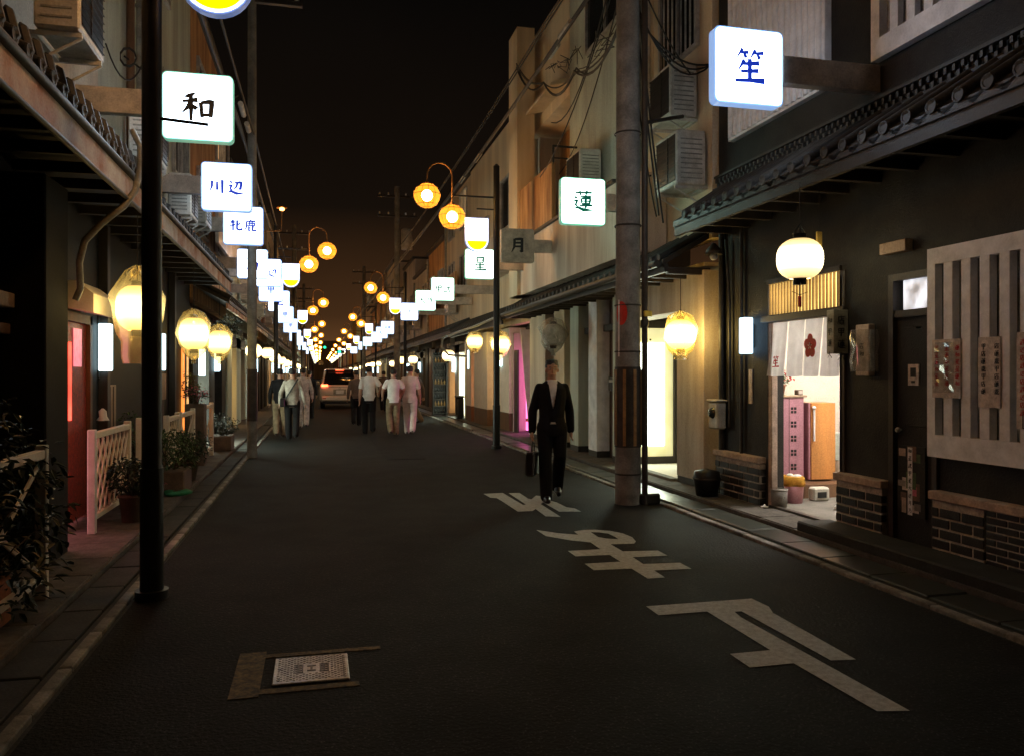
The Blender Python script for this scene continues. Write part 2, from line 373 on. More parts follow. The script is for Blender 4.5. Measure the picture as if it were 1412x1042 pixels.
def thing(name, label, cat, loc=(0, 0, 0), group=None, rz=0.0):
    o = bpy.data.objects.new(name, None); COL.objects.link(o)
    o.empty_display_size = 0.2
    o.location = loc; o.rotation_euler = (0, 0, rz)
    o["label"] = label; o["category"] = cat
    if group: o["group"] = group
    return o
def rootmat(p):
    M = Matrix.Translation(p.location) @ p.rotation_euler.to_matrix().to_4x4()
    return M
def part(name, mb, m, parent, world=False, kind=None, label=None):
    """world=True: the builder's coordinates are world coordinates"""
    me = mb.mesh(name, m) if isinstance(mb, MB) else mb
    o = bpy.data.objects.new(name, me); COL.objects.link(o); o.parent = parent
    if world and parent.type == 'EMPTY': o.matrix_parent_inverse = rootmat(parent).inverted()
    if kind: o["kind"] = kind
    if label: o["label"] = label
    return o
def piece(name, me, loc, parent, world=True, rot=None, sc=None):
    o = bpy.data.objects.new(name, me); COL.objects.link(o); o.parent = parent
    if world and parent.type == 'EMPTY': o.matrix_parent_inverse = rootmat(parent).inverted()
    o.location = loc
    if rot: o.rotation_euler = rot
    if sc: o.scale = sc
    return o
def single(name, mb, m, label, cat, group=None, kind=None, loc=None):
    me = mb.mesh(name, m) if isinstance(mb, MB) else mb
    o = bpy.data.objects.new(name, me); COL.objects.link(o)
    if loc: o.location = loc
    if kind: o["kind"] = kind
    if label: o["label"] = label
    if cat: o["category"] = cat
    if group: o["group"] = group
    return o
def struct(name, mb, m, kind='structure'):
    o = bpy.data.objects.new(name, mb.mesh(name, m)); COL.objects.link(o); o["kind"] = kind; return o
def dup(root, loc, rz=None, label=None, sc=None):
    r = root.copy(); COL.objects.link(r); r.location = loc
    if rz is not None: r.rotation_euler = (0, 0, rz)
    if sc: r.scale = (sc, sc, sc)
    if label: r["label"] = label
    for ch in list(root.children):
        c = ch.copy(); COL.objects.link(c); c.parent = r
        for g in list(ch.children):
            d = g.copy(); COL.objects.link(d); d.parent = c
    return r

# ---------------------------------------------------------------- brush writing
KJ = {
'wa': [[(42,6,3),(24,17,8),(10,20,2)],[(4,35,5),(26,32,5),(50,28,9)],[(29,12,7),(30,60,7),(29,96,5)],[(28,36,7),(18,56,6),(3,72,2)],[(31,44,3),(47,58,9)],[(59,36,7),(63,84,6)],[(59,37,5),(93,31,9),(89,82,7)],[(62,76,5),(89,74,6)]],
'kawa': [[(18,14,9),(17,50,8),(4,86,2)],[(48,20,7),(49,74,9)],[(80,8,10),(80,94,8)]],
'be': [[(14,10,3),(26,24,10)],[(6,42,4),(26,38,8),(15,62,6),(25,68,6),(12,82,6)],[(4,86,3),(24,78,9),(52,90,11),(97,90,3)],[(42,22,5),(84,17,10),(78,62,9),(66,58,3)],[(61,20,8),(53,48,7),(34,70,2)]],
'mehin': [[(20,14,7),(8,40,2)],[(14,30,5),(44,25,8)],[(2,56,5),(47,46,8)],[(28,5,8),(28,94,8)],[(90,26,3),(74,42,8),(60,47,2)],[(60,10,9),(58,78,9),(72,88,9),(95,84,8),(95,64,2)]],
'shika': [[(50,0,5),(53,12,8)],[(18,16,6),(90,13,9)],[(20,17,7),(19,60,7),(4,96,2)],[(28,32,5),(84,30,7),(82,50,6)],[(44,18,6),(44,48,6)],[(63,18,6),(63,48,6)],[(26,50,5),(84,48,6)],[(37,56,7),(37,92,7),(54,84,3)],[(37,71,5),(54,67,6)],[(80,56,4),(65,68,6)],[(65,54,7),(65,88,8),(92,90,7),(94,74,2)]],
'sho': [[(28,2,7),(10,28,2)],[(22,13,4),(47,11,7)],[(32,15,4),(39,27,8)],[(68,2,7),(52,28,2)],[(62,13,4),(94,10,7)],[(74,15,4),(82,28,8)],[(33,34,8),(14,64,2)],[(30,45,5),(80,40,9)],[(50,30,8),(50,90,8)],[(22,67,5),(78,62,8)],[(4,94,6),(50,91,7),(97,90,11)]],
'ren': [[(10,12,5),(92,9,7)],[(33,1,6),(36,23,6)],[(68,0,7),(62,23,5)],[(6,29,4),(18,38,9)],[(4,50,5),(21,47,7),(11,68,6),(21,73,5)],[(4,86,3),(22,79,8),(50,90,11),(98,90,3)],[(36,30,5),(88,27,6)],[(39,38,6),(42,62,5)],[(39,39,5),(84,36,7),(80,62,6)],[(42,50,4),(80,49,5)],[(42,62,5),(80,60,6)],[(31,71,5),(94,68,7)],[(61,22,7),(61,82,7)]],
'tsuki': [[(28,8,9),(26,60,8),(8,94,2)],[(28,11,7),(77,7,10),(76,88,10),(62,83,3)],[(30,34,6),(74,32,7)],[(29,57,6),(74,55,7)]],
'hoshi': [[(27,3,8),(30,43,6)],[(27,5,6),(76,2,9),(72,43,8)],[(31,23,5),(71,22,6)],[(31,42,5),(71,41,6)],[(25,50,8),(7,70,2)],[(22,59,6),(82,55,8)],[(50,46,8),(50,92,8)],[(22,76,6),(80,73,7)],[(3,96,6),(97,91,10)]],
'ko': [[(15,10,8),(18,60,7)],[(15,12,6),(86,9,9),(81,60,8)],[(18,34,6),(80,33,7)],[(18,58,6),(80,57,7)],[(49,10,8),(49,100,8)]],
'bu': [[(12,16,5),(46,13,7)],[(4,38,6),(94,30,8)],[(34,46,7),(34,84,6)],[(34,62,5),(52,60,5)],[(15,56,6),(15,88,6)],[(3,94,5),(54,84,8)],[(62,6,8),(70,56,9),(92,94,9),(97,74,2)],[(78,6,5),(92,20,8)]],
'dai': [[(6,37,7),(94,30,9)],[(48,6,9),(44,50,8),(5,95,2)],[(50,44,5),(95,92,11)]],
'no': [[(12,13,5),(72,10,8),(56,42,7),(88,46,8),(78,92,9),(60,84,3)],[(38,14,8),(34,60,7),(5,95,2)]],
'P': [[(25,6,11),(25,94,11)],[(25,10,11),(66,12,11),(80,28,11),(66,48,11),(25,50,11)]],
'mise': [[(50,0,7),(50,12,7)],[(14,15,7),(92,13,8)],[(16,16,8),(14,60,7),(3,94,2)],[(54,20,7),(54,50,7)],[(54,34,5),(84,33,7)],[(32,54,7),(34,92,6)],[(32,55,6),(80,52,8),(77,92,7)],[(34,88,6),(77,86,7)]],
}
def ribbon(mb, pts, T, th):
    """brush stroke: pts (x, y, width); T maps (x, y, h) to the scene"""
    if len(pts) > 2:                           # round the bends a little
        q = [pts[0]]
        for i in range(1, len(pts)-1):
            a, b, c = pts[i-1], pts[i], pts[i+1]
            q += [tuple(b[k] + (a[k]-b[k])*.22 for k in range(3)), b, tuple(b[k] + (c[k]-b[k])*.22 for k in range(3))]
        q.append(pts[-1]); pts = q
    L = []; Rr = []
    for i, p in enumerate(pts):
        a = pts[max(i-1, 0)]; b = pts[min(i+1, len(pts)-1)]
        dx, dy = b[0]-a[0], b[1]-a[1]; k = math.hypot(dx, dy) or 1; nx, ny = -dy/k, dx/k; w = p[2]/2
        L.append((p[0]+nx*w, p[1]+ny*w)); Rr.append((p[0]-nx*w, p[1]-ny*w))
    # slanted ends read as a brush
    n = len(L)
    top = [T(*q, th) for q in L + Rr]; bot = [T(*q, 0) for q in L + Rr]
    fs = []
    for i in range(n-1):
        fs += [(i, i+1, n+i+1, n+i), (2*n+i, 2*n+n+i, 2*n+n+i+1, 2*n+i+1), (i, 2*n+i, 2*n+i+1, i+1), (n+i, n+i+1, 3*n+i+1, 3*n+i)]
    fs += [(0, n, 3*n, 2*n), (n-1, 3*n-1, 4*n-1, 2*n-1)]
    mb.add(top + bot, fs)
def write(mb, key, cx, cz, size, plane, off, th=0.004, wk=1.0):
    """write character key centred at (cx, cz) on a vertical plane. plane '-Y': faces the camera end;
    '-X' / '+X': on a facade, off = plane position"""
    for si, st in enumerate(KJ[key]):
        eps = 0.0006 * si
        def T(x, y, h, eps=eps):
            a = (x-50)/100*size; b = (50-y)/100*size; hh = h + (eps if h else 0)
            if plane == '-Y': return (cx+a, off-hh, cz+b)
            if plane == '-X': return (off-hh, cx-a, cz+b)
            if plane == '+X': return (off+hh, cx+a, cz+b)
        ribbon(mb, [(p[0], p[1], p[2]*wk) for p in st], T, th)
# ================================================================ ground, road, gutters
struct("ground", MB().box(-150, 150, -60, 420, -0.5, -0.03), A_['soil'])
road = struct("road", MB().box(-1.22, 3.9, -20, 260, -0.2, 0.0), A_['asphalt'])
def patch(name, x0, x1, y0, y1, m): 
    part(name, MB().box(x0, x1, y0, y1, 0.0, 0.004), A_[m], road)
patch("asphalt_patch", 1.2, 1.9, 14.5, 22, 'patch')
pL = struct("left_pavement", MB().box(-2.6, -1.62, -20, 260, -0.2, 0.045), A_['pave'])
pR = struct("right_pavement", MB().box(4.48, 6.0, -20, 260, -0.2, 0.04), A_['pave'])
gL = struct("left_gutter", MB().box(-1.62, -1.22, -20, 260, -0.2, -0.012), A_['gutter'])
gR = struct("right_gutter", MB().box(3.9, 4.48, -20, 260, -0.2, -0.012), A_['gutter'])
slab = MB().box(-0.12, 0.12, -0.295, 0.295, -0.03, 0.012, 0.006).mesh("gutter_cover", A_['gutter'])
kerb = MB().box(-0.035, 0.035, -0.296, 0.296, -0.03, 0.018, 0.006).mesh("kerb_stone", A_['kerb'])
wetslab = MB().box(-0.17, 0.17, -0.295, 0.295, -0.03, 0.010, 0.008).mesh("wet_gutter_cover", A_['wet'])
for i in range(40):
    y = 1.2 + 0.6 * i; j = rnd.uniform(-.004, .004)
    piece("gutter_cover", slab, (-1.49, y, j), gL, rot=(rnd.uniform(-.006, .006), rnd.uniform(-.01, .01), 0))
    piece("kerb_stone", kerb, (-1.285, y + .1, j), gL)
    if i < 34:
        piece("gutter_cover", wetslab, (4.28, y + .2, j), gR, rot=(rnd.uniform(-.008, .008), rnd.uniform(-.01, .01), 0))
        piece("kerb_stone", kerb, (3.98, y, j), gR)
def strip(name, x0, x1, y0, y1, m, parent, step=0.6):
    b = MB(); y = y0
    while y < y1: b.box(x0, x1, y + .005, y + step - .005, -.03, .014); y += step
    part(name, b, A_[m], parent, kind="stuff")
strip("far_kerb_stones", -1.34, -1.23, 25.2, 150, 'kerb', gL); strip("far_gutter_covers", -1.61, -1.37, 25.2, 150, 'gutter', gL)
strip("far_kerb_stones", 3.925, 4.035, 21.6, 150, 'kerb', gR); strip("far_gutter_covers", 4.11, 4.45, 21.6, 150, 'wet', gR)
# paving slabs on both pavements, near part
psl = MB().box(-0.292, 0.292, -0.292, 0.292, -0.02, 0.012, 0.005).mesh("paving_slab", A_['pave'])
for i in range(26):
    piece("paving_slab", psl, (-1.93, 3.2 + .6*i, 0.045), pL, rot=(rnd.uniform(-.006, .006), rnd.uniform(-.006, .006), 0))
for i in range(26):
    piece("paving_slab", psl, (4.79, 7.2 + .6*i, 0.04), pR, rot=(rnd.uniform(-.006, .006), rnd.uniform(-.006, .006), 0))
part("concrete_step", MB().box(4.5, 4.87, 1.0, 6.86, 0.03, 0.13, 0.015), A_['gutter'], pR)

# painted stop marking, seen upside down from here
def flat(name, polys, z0, z1, m, parent, holes=None):
    b = MB()
    for P in polys:
        pts = [Vector((x, y, z1)) for x, y in P]
        b.add(pts, [tuple(q) for q in tessellate_polygon([pts])])
    return part(name, b, m, parent)
flat("road_marking", [[(2.12,4.75),(2.46,4.75),(2.46,4.0),(2.21,4.0),(2.21,3.79),(2.47,3.79),(2.49,3.16),(2.64,3.13),(2.61,4.58),(2.63,4.70),(2.68,4.70),(2.69,3.78),(2.83,3.76),(2.86,4.62),(2.91,4.75),(2.90,4.95),(2.12,4.95)]], 0, .0045, A_['paint'], road)
flat("road_marking", [[(2.07,10.09),(2.09,9.76),(2.16,9.70),(2.17,9.47),(2.18,8.7),(2.35,8.7),(2.42,8.82),(2.40,8.34),(2.55,8.27),(2.57,9.14),(2.63,9.25),(2.63,8.59),(2.87,8.53),(2.87,8.75),(2.80,8.85),(2.79,9.2),(2.74,9.40),(2.84,9.63),(2.69,9.79),(2.56,9.52),(2.53,9.56),(2.54,10.06),(2.40,10.07),(2.39,9.15),(2.35,9.13),(2.33,10.11)]], 0, .0045, A_['paint'], road)
flat("road_marking", [[(2.1,7.63),(2.11,7.32),(2.28,7.08),(2.43,6.95),(2.42,6.66),(2.12,6.66),(2.12,6.45),(2.42,6.43),(2.42,6.18),(2.11,6.18),(2.11,5.96),(2.42,5.94),(2.42,5.62),(2.56,5.62),(2.57,5.84),(2.88,5.82),(2.88,6.03),(2.57,6.06),(2.58,6.31),(2.89,6.29),(2.89,6.49),(2.58,6.53),(2.58,6.83),(2.80,6.81),(2.73,7.02),(2.63,7.08),(2.58,7.16),(2.44,7.2),(2.43,7.31),(2.27,7.42)],
   [(2.80,6.81),(2.85,6.89),(2.89,7.08),(2.87,7.27),(2.8,7.41),(2.67,7.51),(2.56,7.52),(2.44,7.47),(2.43,7.31),(2.44,7.2),(2.58,7.16),(2.59,7.41),(2.67,7.37),(2.73,7.29),(2.74,7.13),(2.73,7.02)]], 0, .0045, A_['paint'], road)
# water valve cover in its worn painted frame
vc = thing("valve_cover", "small square steel cover set in the road inside a worn yellow painted frame", "cover", (-0.03, 4.3, 0))
part("lid", MB().box(-0.225, 0.155, 4.12, 4.49, 0.0, 0.012, 0.004), A_['steel'], vc, world=True)
b = MB()
for i in range(22):
    for j in range(22):
        x = -0.205 + i*.0158; y = 4.145 + j*.0155
        if abs(x+.035) < .09 and abs(y-4.3) < .075: continue
        if (i + j) % 2: b.box(x, x+.012, y, y+.006, .0122, .0152)
part("tread_pattern", b, A_['steel'], vc, world=True, kind="stuff")
b = MB()
for (cx, k) in ((-.1, 0), (-.035, 1), (.03, 0)):
    if k: 
        b.box(cx-.022, cx+.022, 4.33, 4.345, .0122, .0142); b.box(cx-.022, cx+.022, 4.265, 4.28, .0122, .0142); b.box(cx-.006, cx+.006, 4.28, 4.33, .0122, .0142)
    else:
        for yy in (4.245, 4.272, 4.30, 4.327, 4.35): b.box(cx-.024, cx+.024, yy, yy+.011, .0122, .0142)
        b.box(cx-.024, cx-.016, 4.256, 4.35, .0122, .0142); b.box(cx+.016, cx+.024, 4.256, 4.35, .0122, .0142); b.box(cx-.005, cx+.005, 4.256, 4.35, .0122, .0142)
b.box(-.2, -.188, 4.15, 4.2, .0122, .0142); b.box(-.2, -.188, 4.31, 4.325, .0122, .0142); b.box(.125, .131, 4.15, 4.46, .0122, .0142)
part("lettering", b, A_['black'], vc, world=True)
for (x0, x1, y0, y1) in ((-.42,-.28,4.0,4.64),(-.28,.2,4.03,4.09),(-.28,.34,4.54,4.59)):
    part("worn_paint", MB().box(x0, x1, y0, y1, 0, .004), A_['oldpaint'], vc, world=True)

# ================================================================ shared makers for buildings
def roof_row(parent, X, side, y0, y1, z, slope_len, rise, step=0.25, near=True):
    """pent roof: side=+1 right of the street (eave towards -x). X: eave line, z: eave height"""
    dx = side * slope_len
    b = MB().prism([(X, y0, z-.05), (X+dx, y0, z+rise-.05), (X+dx, y0, z+rise+.02), (X, y0, z+.02)], (0, y1-y0, 0))
    part("roof_deck", b, A_['dark_wood'], parent, world=True)
    ang = math.atan2(rise, slope_len); L = math.hypot(slope_len, rise)
    n = int((y1-y0)/step)
    if near:
        t = MB(); N = 8; vs = []
        # one cover tile with its round end cap and the drooping pan tile beside it
        t.tube([(0, 0, .035), (side*L*math.cos(ang), 0, .035+L*math.sin(ang))], .050, 10)
        t.lathe((-side*.006, 0, .035), [(0, -side*.006), (.034, -side*.006), (.037, -side*.010), (.052, -side*.010), (.056, 0), (.052, side*.02), (0, side*.02)], 14, 'X', smooth=False)
        me = t.mesh("roof_tile", A_['tile'])
        p = MB(); q = []
        for k in range(7):
            a = math.pi*k/6; q.append((-.0, (k/6-.5)*(step-.07)+step/2, .012-.035*math.sin(a)))
        p.prism(q + [(0, q[-1][1], q[-1][2]-.028), (0, step/2, -.075), (0, q[0][1], q[0][2]-.028)], (side*L*math.cos(ang), 0, L*math.sin(ang)))
        me2 = p.mesh("pan_tile", A_['tile'])
        for i in range(n):
            piece("roof_tile", me, (X, y0+step*(i+.5), z+.02+rnd.uniform(-.006, .006)), parent)
            if i < n-1: piece("pan_tile", me2, (X, y0+step*(i+.5), z+.025), parent)
    else:
        t = MB()
        for i in range(n):
            y = y0+step*(i+.5)
            t.tube([(X-side*.01, y, z+.06), (X+dx, y, z+rise+.06)], .065, 6)
        part("roof_tiles", t, A_['tile'], parent, world=True, kind="stuff")
def ac_unit(label, x0, x1, y0, y1, z0, z1, face='-X', group=None):
    cx, cy_ = (x0+x1)/2, (y0+y1)/2
    t = thing("air_conditioner", label, "air conditioner", (cx, cy_, z0), group)
    part("casing", MB().box(x0, x1, y0, y1, z0, z1, .015), A_['acwhite'], t, world=True)
    g = MB(); bk = MB()
    if face in ('-X', '+X'):
        f = x0 if face == '-X' else x1; d = -1 if face == '-X' else 1
        bk.box(f+d*.002, f+d*.006, y0+.05, y1-.05, z0+.05, z1-.05)
        for i in range(11): zz = z0+.06+(z1-z0-.12)*i/10; g.box(f+d*.007, f+d*.014, y0+.04, y1-.04, zz-.003, zz+.003)
        g.box(f+d*.007, f+d*.016, (y0+y1-.13)/2-.01, (y0+y1-.13)/2+.01, z0+.05, z1-.05)
    part("fan_recess", bk, A_['black'], t, world=True); part("grille", g, A_['iron'], t, world=True)
    # louvred end that faces the camera side
    lv = MB()
    for i in range(9): zz = z0+.08+(z1-z0-.2)*i/8; lv.box(x0+.05, x1-.05, y0-.007, y0-.001, zz-.008, zz+.008)
    part("louvre", lv, A_['pipe'], t, world=True)
    wx = x1 if face == '-X' else x0; d = 1 if face == '-X' else -1
    br = MB().box(x0, x1, y0+.06, y0+.09, z0-.04, z0-.003).box(x0, x1, y1-.09, y1-.06, z0-.04, z0-.003)
    br.tube([(x0 if d > 0 else x1, y0+.075, z0-.04), (wx+d*.1, y0+.075, z0-.3)], .012, 6).tube([(x0 if d > 0 else x1, y1-.075, z0-.04), (wx+d*.1, y1-.075, z0-.3)], .012, 6)
    br.box(wx, wx+d*.12, y0+.06, y1-.06, z0-.04, z0-.01)
    part("bracket", br, A_['acwhite'], t, world=True)
    return t
def window(parent, X, side, y0, y1, z0, z1, bars=0, m='alu', lit=None, mid=True):
    """window on the street face: side=+1 right"""
    s = -side
    fr = MB(); w = .045
    fr.box(X, X+s*.06, y0, y1, z1-w, z1).box(X, X+s*.06, y0, y1, z0, z0+w).box(X, X+s*.06, y0, y0+w, z0+w, z1-w).box(X, X+s*.06, y1-w, y1, z0+w, z1-w)
    if mid: fr.box(X, X+s*.05, (y0+y1)/2-.02, (y0+y1)/2+.02, z0+w, z1-w)
    f = part("window", fr, A_[m], parent, world=True)
    g = MB().box(X+s*.004, X+s*.014, y0+w, y1-w, z0+w, z1-w)
    o = bpy.data.objects.new("pane", g.mesh("pane", lit or A_['window_dark'])); COL.objects.link(o); o.parent = f
    for i in range(bars):
        yy = y0+w+(y1-y0-2*w)*(i+.5)/bars
        o = bpy.data.objects.new("bar", MB().box(X+s*.07, X+s*.09, yy-.009, yy+.009, z0, z1).mesh("bar", A_['alu'])); COL.objects.link(o); o.parent = f
    return f
def downpipe(parent, x, y, z0, z1, r=.035, m='pipe'):
    b = MB().tube([(x, y, z0), (x, y, z1)], r, 8)
    for zz in (z0+.4, (z0+z1)/2, z1-.3): b.tube([(x, y, zz-.02), (x, y, zz+.02)], r+.012, 8)
    part("downpipe", b, A_[m], parent, world=True)
def corbels(parent, X, side, y0, y1, z, dep, step=.45, m='dark_wood'):
    me = MB().box(0, side*dep, -.03, .03, -.045, .045).mesh("rafter", A_[m])
    y = y0 + .15
    while y < y1: piece("rafter", me, (X+side*.03, y, z), parent); y += step

# ================================================================ RIGHT: the black house
FX = 4.9
h = thing("townhouse", "black plastered two storey house with brick plinth, lit doorway and white barred window", "house", (FX, 6, 0))
W = A_['black_wall']
def P(name, b, m, **k): return part(name, b, m, h, world=True, **k)
w = MB()
w.box(4.95, 5.15, -3.0, 5.53, 0, 3.85).box(4.95, 5.15, 5.53, 6.1, 2.42, 3.85).box(4.95, 5.15, 6.1, 6.78, 0, 3.85).box(4.95, 5.15, 6.78, 8.1, 2.56, 3.85).box(4.95, 5.15, 8.1, 9.18, 0, 3.85)
P("ground_floor_wall", w, W)
w = MB().box(4.92, 5.15, -3.0, 9.18, 3.851, 9.2)
P("upper_wall", w, W)
P("end_wall", MB().box(5.151, 9.0, 9.19, 9.35, 0, 9.0), A_['plaster'])
P("lintel", MB().box(4.90, 5.0, 6.7, 8.18, 2.12, 2.2, .008), A_['dark_wood'])
P("door_post", MB().box(4.955, 5.03, 8.03, 8.135, .05, 2.12, .006), A_['sill'])
P("door_post", MB().box(4.93, 5.02, 6.72, 6.80, .05, 2.55, .006), A_['dark_wood'])
P("floor_track", MB().box(4.94, 5.0, 6.80, 8.06, .04, .075), A_['dark_wood'])
# transom lattice
tl = MB().box(4.97, 4.985, 6.8, 8.06, 2.2, 2.55); P("transom_paper", tl, G_['transom'])
slat = MB().box(-.012, .012, -.008, .008, 0, .35).mesh("slat", A_['pale_wood'])
for i in range(22): piece("slat", slat, (4.94, 6.83+i*.0575, 2.2), h)
P("transom_rail", MB().box(4.92, 4.99, 6.78, 8.08, 2.55, 2.60), A_['dark_wood'])
# brick plinth
def bricks(parent, X, y0, y1, z0, z1, bl=.212, bh=.070, gap=.015, side=1):
    part("mortar_bed", MB().box(X+side*.003, X+side*.08, y0, y1, z0, z1), A_['mortar'], parent, world=True)
    me = {}
    z = z0 + gap/2; row = 0
    while z + bh <= z1 + .005:
        y = y0 - (row % 2) * (bl+gap)/2
        while y < y1:
            a, c = max(y, y0), min(y+bl, y1)
            if c - a > .03:
                k = round(c-a, 2)
                if k not in me: me[k] = MB().box(-.004, .055, -(c-a)/2, (c-a)/2, 0, bh, .005).mesh("brick", A_['brick'])
                piece("brick", me[k], (X + rnd.uniform(-.002, .002), (a+c)/2, z), parent, rot=(0, 0, rnd.uniform(-.008, .008)))
            y += bl + gap
        z += bh + gap; row += 1
bricks(h, 4.87, 8.16, 9.18, .05, .52); bricks(h, 4.87, 6.12, 6.76, .05, .53); bricks(h, 4.87, 5.0, 5.52, .05, .53)
bricks(h, 4.87, 3.1, 4.98, .05, .53, .19, .045, .009)
# jamb bricks facing the doorway
bm_ = MB().box(-.05, .05, -.006, .03, 0, .072, .004).mesh("brick", A_['brick'])
part("mortar_bed", MB().box(4.875, 5.0, 8.150, 8.16, .05, .52), A_['mortar'], h, world=True)
for r_ in range(5): piece("brick", bm_, (4.93 + (.02 if r_ % 2 else -.01), 8.142, .058+r_*.084), h)
for (a, c) in ((8.14, 9.2), (6.1, 6.78), (-2, 5.54)): P("brick_sill", MB().box(4.84, 4.96, a, c, .53, .60, .008), A_['sill'])
P("corner_trim", MB().box(4.93, 4.97, 6.76, 6.79, .6, 2.5), A_['iron'])
# utility door
P("door_frame", MB().box(4.92, 4.99, 6.04, 6.10, .05, 2.42).box(4.92, 4.99, 5.53, 5.585, .05, 2.42).box(4.92, 4.99, 5.585, 6.04, 2.36, 2.42).box(4.93, 4.99, 5.585, 6.04, 2.04, 2.10), A_['dark_wood'])
dr = P("door", MB().box(4.965, 5.0, 5.585, 6.04, .08, 2.04), A_['black_wall'])
for nm, bb, mm in (("door_panel", MB().box(4.955, 4.966, 5.66, 5.97, 1.1, 1.95, .004), 'black_wall'), ("handle", MB().ball((4.93, 5.99, 1.06), .024).tube([(4.965, 5.99, 1.06), (4.93, 5.99, 1.06)], .01), 'alu'), ("hinge_plate", MB().box(4.955, 4.965, 5.74, 5.80, 1.93, 1.945), 'alu')):
    o = bpy.data.objects.new(nm, bb.mesh(nm, A_[mm])); COL.objects.link(o); o.parent = dr
P("lit_pane", MB().box(4.97, 4.98, 5.60, 5.97, 2.10, 2.36), G_['pane'])
st = single("sticker", MB().box(4.945, 4.955, 5.76, 5.885, 1.45, 1.63), A_['paper'], "small framed notice with a printed seal stuck to the narrow black door", "notice")
o = bpy.data.objects.new("print", MB().box(4.943, 4.945, 5.79, 5.855, 1.52, 1.60).box(4.9435, 4.9445, 5.80, 5.845, 1.47, 1.49).mesh("print", A_['gutter'])); COL.objects.link(o); o.parent = st
# torn poster low on the door
ps = single("poster", MB().box(4.94, 4.952, 5.68, 6.0, .33, .93), A_['gutter'], "faded collage poster with a white text strip low on the narrow black door", "poster")
cols = ['paper', 'petal_pink', 'gutter', 'planter', 'leaf2', 'sill', 'concrete', 'brown_wood']
for i in range(16):
    yy = rnd.uniform(5.68, 5.93); zz = rnd.uniform(.34, .84)
    o = bpy.data.objects.new("picture_print", MB().box(4.9392 - i*.0002, 4.9398 - i*.0001, yy, min(6.0, yy+rnd.uniform(.05, .12)), zz, min(.93, zz+rnd.uniform(.05, .16))).mesh("print", A_[cols[i % 8]])); COL.objects.link(o); o.parent = ps
b = MB().box(4.934, 4.9345, 5.82, 5.875, .34, .92)
o = bpy.data.objects.new("text_strip", b.mesh("strip", A_['white_paint'])); COL.objects.link(o); o.parent = ps
b = MB()
for i, k in enumerate(['wa', 'hoshi', 'bu', 'ko', 'sho', 'dai', 'be', 'tsuki', 'no']): write(b, k, 5.848, .89-i*.064, .042, '-X', 4.934, .0008, 1.2)
o = bpy.data.objects.new("lettering", b.mesh("ink", A_['ink_black'])); COL.objects.link(o); o.parent = ps
# grille window with posters
P("frosted_glass", MB().box(4.905, 4.94, 2.0, 5.50, .95, 2.50), A_['grey_glass'])
gr = MB().box(4.83, 4.90, 1.9, 5.53, 2.43, 2.56).box(4.83, 4.90, 1.9, 5.53, .88, 1.06).box(4.83, 4.90, 5.445, 5.53, 1.06, 2.43)
P("window_frame", gr, A_['white_paint'])
bar = MB().box(-.035, .035, -.047, .047, 0, 1.37, .004).mesh("window_bar", A_['white_paint'])
for i in range(18): piece("window_bar", bar, (4.865, 5.31-.178*i, 1.06), h)
edge = MB().box(-.01, .01, -.008, .008, 0, 1.2).mesh("edge_strip", A_['pale_wood'])
for i in (1, 3): piece("edge_strip", edge, (4.91, 5.2-.178*i, 1.12), h)
for i, (ya, yb, za, zb, inkm, lab, ks) in enumerate(((5.17, 5.46, 1.36, 1.82, 'ink_red', "poster with red writing in shiny film at the left of the white bars", ('sho','hoshi','ren','wa')), (4.80, 5.0, 1.30, 1.82, 'ink_black', "plain poster with dark writing in the middle of the white window bars", ('ko','mise','ren','shika')), (4.38, 4.66, 1.16, 1.84, 'ink_red', "tall poster with red lines and a black P mark on the white bars", ('bu','be','mise')))):
    po = thing("poster", lab, "poster", (4.82, (ya+yb)/2, za))
    part("sheet", MB().box(4.818, 4.828, ya, yb, za, zb), A_['paper'], po, world=True)
    b = MB(); nc = 3 if i != 1 else 2; rr = random.Random(i+3)
    for c in range(nc):
        yy = yb-.05-c*(yb-ya-.08)/max(1, nc-1) if nc > 1 else (ya+yb)/2
        for q in range(int((zb-za-.12)/.055)): write(b, ks[(c+q) % len(ks)], yy, zb-.07-q*.055, .045, '-X', 4.818, .0008, 1.3)
    part("lettering", b, A_[inkm], po, world=True)
    if i == 2:
        b = MB(); write(b, 'P', 4.56, 1.22, .07, '-X', 4.8165, .0008, 1.2); b.box(4.816, 4.818, 4.51, 4.61, 1.272, 1.28).box(4.816, 4.818, 4.51, 4.61, 1.165, 1.172).box(4.816, 4.818, 4.51, 4.517, 1.172, 1.272).box(4.816, 4.818, 4.603, 4.61, 1.172, 1.272)
        part("parking_mark", b, A_['ink_black'], po, world=True)
    if i == 0:
        b = MB(); rr = random.Random(5); vs = []; fs = []
        for a in range(5):
            for c in range(12): vs.append((4.812-.006*rr.random(), 5.22+.05*a+.01*rr.random(), 1.40+.036*c))
        for a in range(4):
            for c in range(11): fs.append((a*12+c, a*12+c+1, (a+1)*12+c+1, (a+1)*12+c))
        b.add(vs, fs); part("plastic_film", b, clear_film("shiny_film", (.95, .95, .95), .45, .08), po, world=True)
